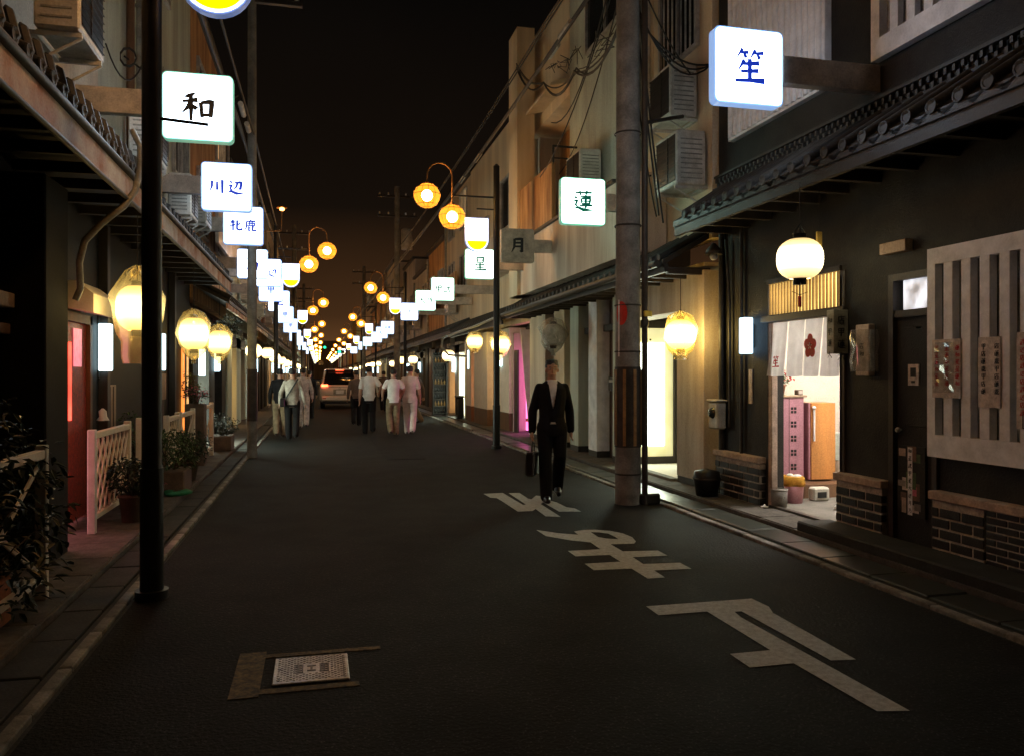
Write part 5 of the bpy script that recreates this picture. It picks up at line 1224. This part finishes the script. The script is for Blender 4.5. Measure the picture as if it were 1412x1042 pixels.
part("wall", MB().box(-20, 22, 238, 250, 0, 11), A_['plaster3'], e_, world=True)
for k in range(5): part("window", MB().box(-6+k*3, -4.6+k*3, 237.9, 238, 4, 5.6), A_['window_dark'], e_, world=True)
for (x, y, z, lab) in ((1.0, 118, 5.3, "green traffic light above the parked car roof on the left"), (2.6, 100, 4.2, "green traffic light above the parked car roof on the right")):
    small("traffic_light", lab, "traffic light", [("casing", MB().box(x-.5, x+.5, y, y+.2, z-.2, z+.2, .05), A_['black']), ("green_lens", MB().lathe((x-.1, y-.01, z), [(0, -.05), (.16, -.03), (.19, 0)], 14, 'Y'), G_['green_dot']), ("arm", MB().tube([(x, y+.1, z), (4.3 if x > 1.5 else -1.2, y+.1, z+.3)], .05), A_['iron'])], (x, y, z-.2))
# dark vertical stack of crates and poles by the right wall
cs_ = thing("bottle_shelf", "tall dark shelf of glinting bottles standing on the right pavement", "shelf", (4.3, 29, 0))
part("frame", MB().box(4.05, 4.1, 28.9, 29.2, .04, 2.3).box(4.55, 4.6, 28.9, 29.2, .04, 2.3).box(4.1, 4.55, 29.15, 29.2, .04, 2.3), A_['black'], cs_, world=True)
for k in range(9):
    part("shelf_board", MB().box(4.1, 4.55, 28.9, 29.15, .1+k*.26, .12+k*.26), A_['iron'], cs_, world=True)
    b = MB()
    for q in range(4): b.lathe((4.16+q*.11, 29.0, .12+k*.26), [(0, 0), (.035, 0), (.035, .11), (.012, .15), (.012, .2), (0, .2)], 8)
    part("bottles", b, A_['amber'] if k % 3 == 1 else A_['window_dark'], cs_, world=True)

# ================================================================ lattice fences and plants on the left
def lattice(label, x, y0, y1, z0, z1, kind='diamond', first=None, facing=False):
    t = thing("lattice_fence", label, "fence", (x, (y0+y1)/2, z0))
    m = A_['cream']
    part("top_rail", MB().box(x-.03, x+.03, y0+.061, y1-.061, z1-.06, z1, .006), m, t, world=True)
    part("bottom_rail", MB().box(x-.025, x+.025, y0+.061, y1-.061, z0+.12, z0+.17, .006), m, t, world=True)
    part("fence_post", MB().box(x-.035, x+.035, y0-.0, y0+.06, z0, z1+.03, .006), first or m, t, world=True)
    part("fence_post", MB().box(x-.035, x+.035, y1-.06, y1, z0, z1+.03, .006), m, t, world=True)
    def slat(ya, za, yb, zb, dx): 
        d = Vector((0, yb-ya, zb-za)).normalized(); n = Vector((0, -d.z, d.y))*.018
        part("lattice_slat", MB().prism([(x+dx, ya+n.y, za+n.z), (x+dx, yb+n.y, zb+n.z), (x+dx, yb-n.y, zb-n.z), (x+dx, ya-n.y, za-n.z)], (.012, 0, 0)), m, t, world=True)
    a, b_, c, d = y0+.07, y1-.07, z0+.18, z1-.07
    if kind == 'x': slat(a, c, b_, d, 0.001); slat(a, d, b_, c, -.014)
    else:
        H = d-c; st = .17; k = a-H*.7
        while k < b_:
            for sgn in (1, -1):
                p0, p1 = (k, c), (k+H*.7, d)
                if sgn < 0: p0, p1 = (k, d), (k+H*.7, c)
                y_0, y_1 = max(p0[0], a), min(p1[0], b_)
                if y_1-y_0 > .04:
                    f = lambda yy: p0[1]+(p1[1]-p0[1])*(yy-p0[0])/(p1[0]-p0[0])
                    slat(y_0, f(y_0), y_1, f(y_1), .001 if sgn > 0 else -.014)
            k += st
    return t
lattice("diamond lattice fence with a pink lit white end post left of the near lamp post", -2.05, 8.12, 9.6, .06, 1.0, first=A_['white_paint'])
lattice("X braced fence just behind the near lamp post, left of it", -1.98, 9.8, 10.9, .06, 1.02, 'x')
lattice("fence with close set slats just right of the near lamp post", -1.92, 11.1, 12.0, .06, .98)
lattice("X braced pale fence beside the box planter on the left", -1.92, 12.1, 13.4, .06, .98, 'x')
lattice("low X braced fence with flowers beside the orange lit slits", -1.9, 14.3, 15.5, .06, 1.0, 'x')
lattice("dark lattice panel half buried in the big leafy bush at the left edge", -1.78, 4.4, 5.9, .06, 1.05, 'x')
def plant(label, x, y, r, hh, n, size, seed, m='leaf', potk='round', z0=.058, name="potted_plant", cat="plant", blobs=None, flowers=None, extra=None):
    t = thing(name, label, cat, (x, y, z0))
    ph = .28 if potk else 0
    if potk == 'round': part("pot", pot((x, y, z0), r*.45, ph), A_['planter'], t, world=True)
    if potk == 'box': part("planter_box", MB().box(x-.2, x+.2, y-.3, y+.3, z0, z0+.28, .015), A_['terracotta'] if seed % 2 else A_['planter'], t, world=True)
    bl = blobs or [(x, y, z0+ph+hh*.5, r, r, hh*.55), (x+r*.4, y-r*.3, z0+ph+hh*.35, r*.6, r*.6, hh*.35), (x-r*.3, y+r*.4, z0+ph+hh*.75, r*.6, r*.6, hh*.35)]
    part("foliage", leaf_cloud(bl, n, size, seed), A_[m], t, world=True, kind="stuff")
    rr = random.Random(seed); b = MB()
    for k in range(7):
        c = rr.choice(bl); b.tube([(x+rr.uniform(-.05, .05), y+rr.uniform(-.05, .05), z0+ph*.8), (x+(c[0]-x)*.5+rr.uniform(-.05, .05), y+(c[1]-y)*.5, (z0+c[2])/2+.1), (c[0]+rr.uniform(-.5, .5)*c[3], c[1]+rr.uniform(-.5, .5)*c[4], c[2]+c[5]*.5)], [.012, .008, .004], 5)
    part("stem", b, A_['stem'], t, world=True)
    if flowers: part("flowers", leaf_cloud([(q[0], q[1], q[2]+.05, q[3]*1.05, q[4]*1.05, q[5]*1.05) for q in bl], flowers[1], .035, seed+50, lw=.9), A_[flowers[0]], t, world=True, kind="stuff")
    if extra: part(*extra, t, world=True)
    return t
plant("large dark leafy bush filling the left edge in front of the column", -2.0, 5.1, .4, 1.1, 3400, .075, 21, 'leaf', 'box', name="leafy_bush", cat="bush",
      blobs=[(-2.05, 4.9, .95, .42, .75, .62), (-1.85, 5.6, .72, .33, .45, .50), (-1.78, 5.35, .42, .26, .6, .32), (-2.2, 4.5, 1.1, .4, .6, .6), (-2.05, 5.7, 1.05, .3, .4, .38)])
plant("dark bushy pot plant at the foot of the first lattice fence", -1.84, 8.75, .26, .34, 900, .06, 22, 'leaf')
plant("yellow green plant climbing behind the X braced fence left of the near lamp post", -2.12, 10.2, .24, .75, 420, .055, 23, 'leaf2')
plant("leafy green plant in a box planter right of the near lamp post", -1.82, 10.9, .38, .48, 900, .06, 24, 'leaf2', 'box', extra=("green_net", MB().lathe((-1.7, 10.55, .06), [(.14, 0), (.17, .03), (.13, .06), (.05, .05)], 18, wob=.12), A_['green_net']))
plant("green shrub spreading beside the box planter on the left", -1.78, 11.9, .34, .42, 700, .06, 26, 'leaf')
plant("pink flowering pot plant raised on a stand on the left", -1.95, 13.9, .22, .25, 260, .05, 27, 'leaf', None, z0=1.05, flowers=('petal_pink', 130), extra=("flower_stand", MB().box(-2.1, -1.8, 13.75, 14.05, .06, 1.06, .01), A_['planter']))
plant("dark red leaved pot plant by the left concrete pole", -1.84, 16.6, .32, .42, 600, .06, 28, 'leaf', 'box')
plant("hanging green plant on the dark left wall between two light boxes", -2.18, 15.0, .16, .45, 260, .05, 30, 'leaf2', None, z0=1.15)
plant("round clipped dark shrub standing on the left eave line", -1.78, 17.2, .3, .4, 700, .05, 31, 'leaf', None, z0=2.35, extra=("wall_bracket", MB().box(-2.35, -1.7, 17.1, 17.3, 2.3, 2.36), A_['iron']))
small("wrapped_bucket", "small pale bucket with pink flowers on the pavement behind the near lamp post", "bucket", [("tub", pot((-1.8, 9.6, .06), .11, .2), A_['sill']), ("flowers", leaf_cloud([(-1.8, 9.6, .32, .13, .13, .08)], 90, .04, 61, lw=.9), A_['petal_pink'])], (-1.8, 9.6, .06))

small("bracket_lamp", "tiny orange lamp on a thin bracket above the left lit signs", "lamp", [("bulb", MB().ball((-.98, 23, 6.1), .07, .07, .05), glow("small_orange_bulb", (1.0, .42, .08), 9, 0)), ("shade", MB().lathe((-.98, 23, 6.13), [(.15, 0), (.1, .05), (.02, .08)], 14), A_['brass']), ("bracket", MB().tube([(-.98, 23, 6.18), (-1.0, 23, 5.5), (-2.35, 23, 5.4)], .018), A_['brass'])], (-.98, 23, 5.4))
# ================================================================ people
def loft(mb, rings, n=20):
    """rings: (cx, cy, z, rx, ry), closed at both ends"""
    vs = []; fs = []
    for (cx, cy_, z, rx, ry) in rings:
        for k in range(n):
            a = 2*math.pi*k/n; vs.append((cx+rx*math.cos(a), cy_+ry*math.sin(a), z))
    m = len(rings)
    for i in range(m-1):
        for k in range(n): fs.append((i*n+k, i*n+(k+1) % n, (i+1)*n+(k+1) % n, (i+1)*n+k))
    fs.append(tuple(range(n-1, -1, -1))); fs.append(tuple(range((m-1)*n, m*n)))
    return mb.add(vs, fs, True)
def limb(mb, pts, rs, n=12):
    pts = [Vector(p) for p in pts]; P_, R_ = [], []
    d0 = (pts[0]-pts[1]).normalized(); d1 = (pts[-1]-pts[-2]).normalized()
    for k in (0.99, .8, .5): P_.append(pts[0]+d0*rs[0]*k); R_.append(rs[0]*math.sqrt(1-k*k)+.0005)
    for i, p in enumerate(pts):
        P_.append(p); R_.append(rs[i])
        if i < len(pts)-1: 
            P_.append(p.lerp(pts[i+1], .35)); R_.append(rs[i]*.6+rs[i+1]*.4+(.003 if rs[i] > .03 else 0))
    for k in (.5, .8, .99): P_.append(pts[-1]+d1*rs[-1]*k); R_.append(rs[-1]*math.sqrt(1-k*k)+.0005)
    mb.tube(P_, R_, n); return mb
def remesh(mb, vox, m, name, smooth=2, cut=None):
    me = mb.mesh("tmp", None); o = bpy.data.objects.new("tmp", me); COL.objects.link(o)
    md = o.modifiers.new("r", 'REMESH'); md.mode = 'VOXEL'; md.voxel_size = vox; md.use_smooth_shade = True
    if smooth:
        ms = o.modifiers.new("s", 'SMOOTH'); ms.factor = .5; ms.iterations = smooth
    dg = bpy.context.evaluated_depsgraph_get(); ev = o.evaluated_get(dg)
    nm = bpy.data.meshes.new_from_object(ev); nm.name = name
    bpy.data.objects.remove(o); bpy.data.meshes.remove(me)
    if cut:
        bm = bmesh.new(); bm.from_mesh(nm)
        dl = [f for f in bm.faces if cut(f.calc_center_median(), f.normal)]
        bmesh.ops.delete(bm, geom=dl, context='FACES'); bm.to_mesh(nm); bm.free()
    nm.materials.clear(); nm.materials.append(m)
    for p in nm.polygons: p.use_smooth = True
    return nm
def person(label, x, y, H, yaw, stride=.22, top='shirt', topm='white_cloth', botm='black_cloth', lean=0.0, arms=None, vox=.013, near=False, hairlen=0, phase=1, width=1.0, skirt=False, group=None):
    k = H/1.72; t = thing("person", label, "person", (x, y, .004), group, yaw); t.scale = (k, k, k)
    s = stride*phase
    hipz = .90 - abs(stride)*.10
    legs = []
    for sx, st in ((-1, s), (1, -s)):
        fy = -st; lift = .07 if st < -.05 else 0
        hip = Vector((sx*.088, 0, hipz)); ank = Vector((sx*.085, fy, .085+lift)); mid = (hip+ank)/2+Vector((sx*.008, -.035-.10*(st < -.05), .02))
        legs.append((hip, mid, ank, st))
    sh = 1.40 - abs(stride)*.07; W_ = width
    if arms is None: arms = [(-.26, .10*phase, .80), (.26, -.12*phase, .80)]
    A = []
    for i, sx in enumerate((-1, 1)):
        W_ = width*.93
        S = Vector((sx*.165*W_, lean*.5, sh-.022)); wr = Vector(arms[i]); d = wr-S
        # place the elbow by two equal bones
        L = min(d.length, .53); bend = math.sqrt(max(.0, .27**2-(L/2)**2)); el = S+d*.5+Vector((sx*.45, .75, 0)).normalized()*bend
        A.append((S, el, S+d.normalized()*L))
    def torso(mb, f, zlo=.84, hem=0.0):
        q = sh-1.40
        rg = [(0, .0, zlo-.02, .155*W_+f*.8+hem, .105+f+hem), (0, .0, zlo+.06, .163*W_+f+hem*.8, .115+f+hem), (0, 0, 1.02+q, .145*W_+f, .100+f), (0, lean*.3, 1.15+q, .150*W_+f, .105+f), (0, lean*.5, 1.28+q, .172*W_+f, .115+f), (0, lean*.6, 1.37+q, .178*W_+f*.9, .105+f*.8), (0, lean*.7+.005, 1.425+q, .125*W_+f*.7, .082+f*.6), (0, lean*.8, 1.465+q, .066+f*.3, .062+f*.3)]
        loft(mb, rg)
    def armsf(mb, f, upto=1.0, r=(.052, .042, .029)):
        for S, E_, Wp in A:
            if upto >= 1: limb(mb, [S, E_, Wp if upto == 1 else Wp+(E_-Wp)*(-.0)], [r[0]+f, r[1]+f, r[2]+f])
            else: limb(mb, [S, S.lerp(E_, upto)], [r[0]+f+.004, r[1]+f+.012])
    def legsf(mb, f, r=(.085, .056, .040), low=0):
        for hip, kn, an, st in legs: limb(mb, [hip, kn, an+Vector((0, 0, low))], [r[0]+f, r[1]+f, r[2]+f])
    # body: one continuous surface
    mb = MB(); torso(mb, -.012, .80); armsf(mb, 0); legsf(mb, 0)
    hz = sh+.192; hy = lean-.005
    limb(mb, [(0, lean*.7, sh+.02), (0, lean-.0, sh+.13)], [.056, .052])
    mb.ball((0, hy+.010, hz+.025), .076, .092, .095, 20, 14); mb.ball((0, hy-.022, hz-.045), .058, .062, .068, 18, 12)
    mb.ball((0, hy-.092, hz-.012), .013, .018, .024, 10, 8); mb.ball((0, hy-.083, hz-.055), .024, .012, .010, 10, 8)
    for sx in (-1, 1): mb.ball((sx*.078, hy+.01, hz-.005), .010, .018, .030, 10, 8)
    vb = .0075 if near else vox
    for i, (S, E_, Wp) in enumerate(A):
        d = (Wp-E_).normalized(); sx = -1 if i == 0 else 1
        side_ = d.cross(Vector((sx, 0, 0)))
        if side_.length < .1: side_ = Vector((0, -1, 0))
        side_ = side_.normalized()       # across the palm
        pal = Wp+d*.055; nrm = d.cross(side_).normalized()*(-sx)
        limb(mb, [Wp+d*.01-side_*.015, Wp+d*.075-side_*.022], [.021, .019]); limb(mb, [Wp+d*.01+side_*.012, Wp+d*.075+side_*.020], [.021, .019])
        for q, (o_, Lf) in enumerate(((-.036, .062), (-.012, .072), (.012, .068), (.036, .052))):
            b0 = Wp+d*.080+side_*o_; curl = nrm*.5
            limb(mb, [b0, b0+d*Lf*.5+curl*.012, b0+d*Lf*.85+curl*.05], [.0095, .009, .0078], 8)
        tb = Wp+d*.03-side_*.03; limb(mb, [tb, tb+d*.03-side_*.022+nrm*.008, tb+d*.062-side_*.026+nrm*.02], [.012, .0105, .009], 8)
    for hip, kn, an, st in legs: limb(mb, [an, an+Vector((0, -.04, -.03)), an+Vector((0, -.11, -.05))], [.036, .034, .022])
    part("body", remesh(mb, vb, A_['skin'], "body"), A_['skin'], t)
    # face
    fb = MB()
    for sx in (-1, 1): fb.ball((sx*.030, hy-.083, hz+.012), .012, .008, .006, 10, 6)
    part("eyes", fb, A_['white_paint'], t)
    fb = MB()
    for sx in (-1, 1): fb.ball((sx*.030, hy-.0895, hz+.012), .0055, .003, .0055, 8, 6); fb.ball((sx*.030, hy-.086, hz+.034), .019, .006, .004, 10, 5)
    part("brows", fb, A_['hair'], t)
    # hair
    mb = MB(); mb.ball((0, hy+.016, hz+.042), .086, .099, .095, 20, 14)
    for q in range(10):
        a = q*.63; mb.ball((.05*math.cos(a), hy+.02+.055*math.sin(a), hz+.095), .034, .034, .03, 8, 6)
    if hairlen: loft(mb, [(0, hy+.045, hz-.05-hairlen, .06, .05), (0, hy+.05, hz-.02, .08, .06), (0, hy+.04, hz+.05, .08, .07)])
    part("hair", remesh(mb, max(.009, vb), A_['hair'], "hair", 1, cut=lambda c, n: (c.y < hy-.045 and c.z < hz+.074+.008*math.sin(c.x*95+1)-.75*max(0, abs(c.x)-.03)) or (c.z < hz-.075 and not hairlen) or (c.z < hz-.03 and c.y < hy+.03) or (abs(c.x) > .06 and c.y < hy-.005 and c.z < hz+.03)), A_['hair'], t)
    # trousers
    mb = MB(); loft(mb, [(0, 0, hipz-.10, .150*W_, .112), (0, 0, hipz-.02, .166*W_, .124), (0, 0, hipz+.10, .158*W_, .116), (0, 0, hipz+.15, .150*W_, .108)]); legsf(mb, .018, (.086, .062, .058), -.02)
    part("trousers", remesh(mb, max(vox*.8, .009), A_[botm], "trousers", 2), A_[botm], t)
    if skirt:
        part("skirt", remesh(loft(MB(), [(0, 0, .45, .21, .19), (0, 0, .7, .19, .16), (0, 0, .98, .15, .11)]), .015, A_[topm], "skirt"), A_[topm], t)
    # top
    mb = MB()
    if top == 'suit':
        s2 = MB(); torso(s2, .006, .88); part("shirt", remesh(s2, .010, A_['white_cloth'], "shirt", 2), A_['white_cloth'], t)
        cb = MB(); cb.lathe((0, lean*.8, sh+.055), [(.066, -.02), (.062, .02), (.057, .02), (.060, -.02)], 18); part("collar", cb, A_['white_cloth'], t)
        torso(mb, .022, .80, .012); armsf(mb, .012, 1, (.047, .044, .037))
        q = sh-1.40
        def vcut(c, n):
            if c.y > -.02: return False
            z = c.z-q
            if z > 1.13 and abs(c.x) < .048*min(1, (z-1.13)/.26)+.004: return True
            if z < 1.02 and abs(c.x) < .032*max(0, (1.02-z)/.07) and z > .9: return True
            return z > 1.425 and abs(c.x) < .06 and c.y < .03
        part("jacket", remesh(mb, .008, A_[topm], "jacket", 3, cut=vcut), A_[topm], t)
        lp = MB()
        for sx in (-1, 1): lp.prism([(sx*.006, -.140, 1.12+q), (sx*.045, -.142, 1.20+q), (sx*.085, -.130, 1.33+q), (sx*.072, -.120, 1.37+q), (sx*.052, -.115, 1.42+q), (sx*.045, -.130, 1.37+q)], (0, -.006, 0))
        part("lapel", lp, A_[topm], t)
    else:
        torso(mb, .016, .86, .008); armsf(mb, .012, .68 if top == 'tee' else 1)
        part("shirt", remesh(mb, max(vox*.8, .009), A_[topm], "shirt", 2), A_[topm], t)
    for (hip, kn, an, st), sx in zip(legs, (-1, 1)):
        b = MB(); tip = -.35 if st < -.05 else 0
        limb(b, [an+Vector((0, .03, -.035)), an+Vector((0, -.06, -.042)), an+Vector((0, -.155, -.052+tip*.12))], [.042, .043, .032])
        zz = an.z-.085
        loft(b, [(an.x, an.y-.06, zz+.001, .044, .13), (an.x, an.y-.06, zz+.02, .046, .133)])
        part("shoe", remesh(b, .010, A_['leather'], "shoe", 1), A_['leather' if near or botm != 'pink_cloth' else 'white_cloth'], t)
    return t
vyaw = math.atan2(2.80, 9.34)
person("man in a dark suit and open white collar walking towards the camera", 2.80, 9.45, 1.73, -vyaw*.6, .17, 'suit', 'navy', 'navy', phase=1, vox=.010, near=True, arms=[(-.25, .04, .79), (.25, .08, .80)])
bc = thing("briefcase", "black briefcase held in the right hand of the suited man", "briefcase", (2.54, 9.38, .32), rz=R(62))
part("case", MB().box(-.19, .19, -.055, .055, 0, .29, .02), A_['leather'], bc)
part("handle", MB().tube([(-.06, 0, .285), (-.06, 0, .37), (-.035, 0, .40), (.035, 0, .40), (.06, 0, .37), (.06, 0, .285)], .010, 8), A_['leather'], bc)
part("clasp", MB().box(-.02, .02, -.062, -.054, .20, .24, .003), A_['alu'], bc)
pp = math.pi
person("man in a white T shirt and black trousers walking away with one arm bent", 1.27, 20.9, 1.75, pp, .16, 'tee', 'white_cloth', 'black_cloth', arms=[(-.28, -.22, 1.02), (.24, .05, .80)], phase=-1)
person("man in a white shirt and khaki trousers walking away between two others", 1.84, 20.3, 1.68, pp+.12, .06, 'tee', 'white_cloth', 'khaki', arms=[(-.24, -.20, .98), (.24, -.2, .98)])
person("man in a pale pink shirt and matching pale trousers walking away", 2.28, 20.5, 1.76, pp-.2, .22, 'tee', 'pink_cloth', 'pink_cloth', phase=-1)
person("man in a dark jacket and khaki trousers turned sideways by the right wall", 2.95, 24.6, 1.70, pp+.9, .22, 'shirt', 'planter', 'khaki')
person("man in a grey shirt with a black shoulder strap and black trousers walking away", -.60, 19.5, 1.68, pp, .13, 'shirt', 'grey_cloth', 'black_cloth', arms=[(-.30, -.05, .86), (.29, -.10, .88)], phase=-1)
stp = MB(); stp.tube([(-.47, 19.36, 1.42), (-.60, 19.33, 1.20), (-.74, 19.36, .98)], .018, 6).tube([(-.47, 19.36, 1.42), (-.47, 19.5, 1.45), (-.50, 19.63, 1.38)], .018, 6)
stb = thing("shoulder_bag", "small black shoulder bag with a strap across the grey shirted man's back", "bag", (-.8, 19.4, .8))
part("strap", stp, A_['leather'], stb, world=True); part("pouch", MB().box(-.87, -.76, 19.28, 19.5, .78, .98, .02), A_['leather'], stb, world=True)
person("person in dark clothes walking away, partly hidden at the far left by the wall", -.92, 20.4, 1.68, pp, .14, 'shirt', 'black_cloth', 'pale_brown' if 'pale_brown' in A_ else 'khaki')
person("person in a pale beige top walking away just right of the man in grey", -.42, 23.6, 1.72, pp, .15, 'shirt', 'pale_wall' if False else 'paper', 'paper', phase=-1)
person("person in dark clothes standing left of the parked silver van", -.30, 28.5, 1.66, pp, .08, 'shirt', 'black_cloth', 'black_cloth')
person("person in dark clothes walking just behind the man in the white T shirt", 1.10, 24.2, 1.66, pp, .15, 'shirt', 'planter', 'black_cloth')
person("distant person in white seen between the walking men", 1.95, 31, 1.68, 0, .14, 'shirt', 'grey_cloth', 'black_cloth')
person("distant person in a dark coat near the right hand shops", 2.6, 33, 1.66, pp, .14, 'shirt', 'planter', 'black_cloth')

# ================================================================ silver van (seen from behind)
cv = thing("parked_van", "silver minivan seen from behind with red tail lamps lit", "van", (.93, 38.6, 0))
cx = .93; y0 = 36.45
def Vp(n, b, m, **k): return part(n, b, m, cv, world=True, **k)
def section(zs):   # half widths by height
    return zs
body = MB(); rings = []
prof = [(36.45, .32, .98, .80), (36.50, .30, 1.05, .84), (37.2, .28, 1.08, .86), (40.2, .28, 1.02, .86), (40.9, .32, .92, .82), (41.05, .38, .8, .74)]
n = len(prof); vs = []; fs = []
for (yy, zb, zt, hw) in prof:
    vs += [(cx-hw+.05, yy, zb), (cx-hw, yy, zb+.12), (cx-hw, yy, zt-.1), (cx-hw+.05, yy, zt), (cx+hw-.05, yy, zt), (cx+hw, yy, zt-.1), (cx+hw, yy, zb+.12), (cx+hw-.05, yy, zb)]
for i in range(n-1):
    for k in range(8): fs.append((i*8+k, i*8+(k+1) % 8, (i+1)*8+(k+1) % 8, (i+1)*8+k))
fs += [tuple(range(7, -1, -1)), tuple(range((n-1)*8, n*8))]
Vp("car_body", MB().add(vs, fs, True), A_['silver'])
prof = [(36.50, 1.03, .80), (36.75, 1.66, .70), (36.95, 1.74, .64), (38.9, 1.76, .66), (39.6, 1.60, .68), (40.3, 1.03, .78)]
roofv = []; fs = []
for (yy, zt, hw) in prof: roofv += [(cx-.80, yy if zt < 1.1 else yy, 1.02), (cx-hw, yy, zt-.06), (cx-hw+.08, yy, zt), (cx+hw-.08, yy, zt), (cx+hw, yy, zt-.06), (cx+.80, yy, 1.02)]
m = len(prof)
for i in range(m-1):
    for k in range(6): fs.append((i*6+k, i*6+(k+1) % 6, (i+1)*6+(k+1) % 6, (i+1)*6+k))
fs += [tuple(range(5, -1, -1)), tuple(range((m-1)*6, m*6))]
Vp("cabin_glass", MB().add(roofv, fs, True), A_['car_glass'])
Vp("roof_panel", MB().prism([(cx-.60, 36.9, 1.735), (cx-.56, 36.9, 1.775), (cx+.56, 36.9, 1.775), (cx+.60, 36.9, 1.735)], (0, 2.2, 0)).box(cx-.55, cx+.55, 36.72, 36.9, 1.71, 1.75, .015), A_['silver'])
Vp("rear_pillar", MB().prism([(cx-.80, 36.47, 1.03), (cx-.72, 36.47, 1.03), (cx-.60, 36.72, 1.66), (cx-.69, 36.74, 1.66)], (0, .06, 0)).prism([(cx+.80, 36.47, 1.03), (cx+.72, 36.47, 1.03), (cx+.60, 36.72, 1.66), (cx+.69, 36.74, 1.66)], (0, .06, 0)), A_['silver'])
Vp("rear_bumper", MB().box(cx-.82, cx+.82, 36.34, 36.6, .34, .56, .05), A_['silver'])
Vp("lower_trim", MB().box(cx-.75, cx+.75, 36.38, 36.7, .22, .335, .02), A_['black'])
Vp("tailgate_seam", MB().box(cx-.62, cx+.62, 36.438, 36.446, .60, .612).box(cx-.62, cx+.62, 36.438, 36.446, .95, .96), A_['black'])
Vp("licence_plate", MB().box(cx-.17, cx+.17, 36.425, 36.44, .66, .82, .004), A_['white_paint'])
Vp("plate_recess", MB().box(cx-.28, cx+.28, 36.441, 36.447, .63, .86), A_['pipe'])
for sx in (-1, 1): 
    Vp("tail_lamp", MB().box(cx+sx*.52, cx+sx*.81, 36.41, 36.5, .98, 1.08, .01), G_['tail'])
    Vp("reflector", MB().box(cx+sx*.60, cx+sx*.75, 36.33, 36.345, .44, .48), A_['red_plastic'])
    Vp("door_mirror", MB().ball((cx+sx*.95, 39.9, 1.1), .10, .06, .08, 10, 8), A_['silver'])
Vp("emblem", MB().lathe((cx, 36.435, .90), [(.05, 0), (.05, -.01), (.03, -.012), (.03, 0)], 20, 'Y'), A_['alu'])
Vp("roof_spoiler_lamp", MB().box(cx-.18, cx+.18, 36.70, 36.72, 1.69, 1.71), G_['tail'])
for sx in (-1, 1):
    for yy in (37.3, 40.2):
        w_ = Vp("wheel", MB().lathe((cx+sx*.74, yy, .31), [(0, -.09), (.17, -.09), (.19, -.10), (.29, -.10), (.31, -.07), (.31, .07), (.29, .10), (.19, .10), (.17, .08), (0, .08)], 24, 'X'), A_['rubber'])
        o = bpy.data.objects.new("rim", MB().lathe((cx+sx*.74, yy, .31), [(0, sx*.085), (.06, sx*.095), (.16, sx*.085), (.17, sx*.10)], 16, 'X').mesh("rim", A_['alu'])); COL.objects.link(o); o.parent = w_
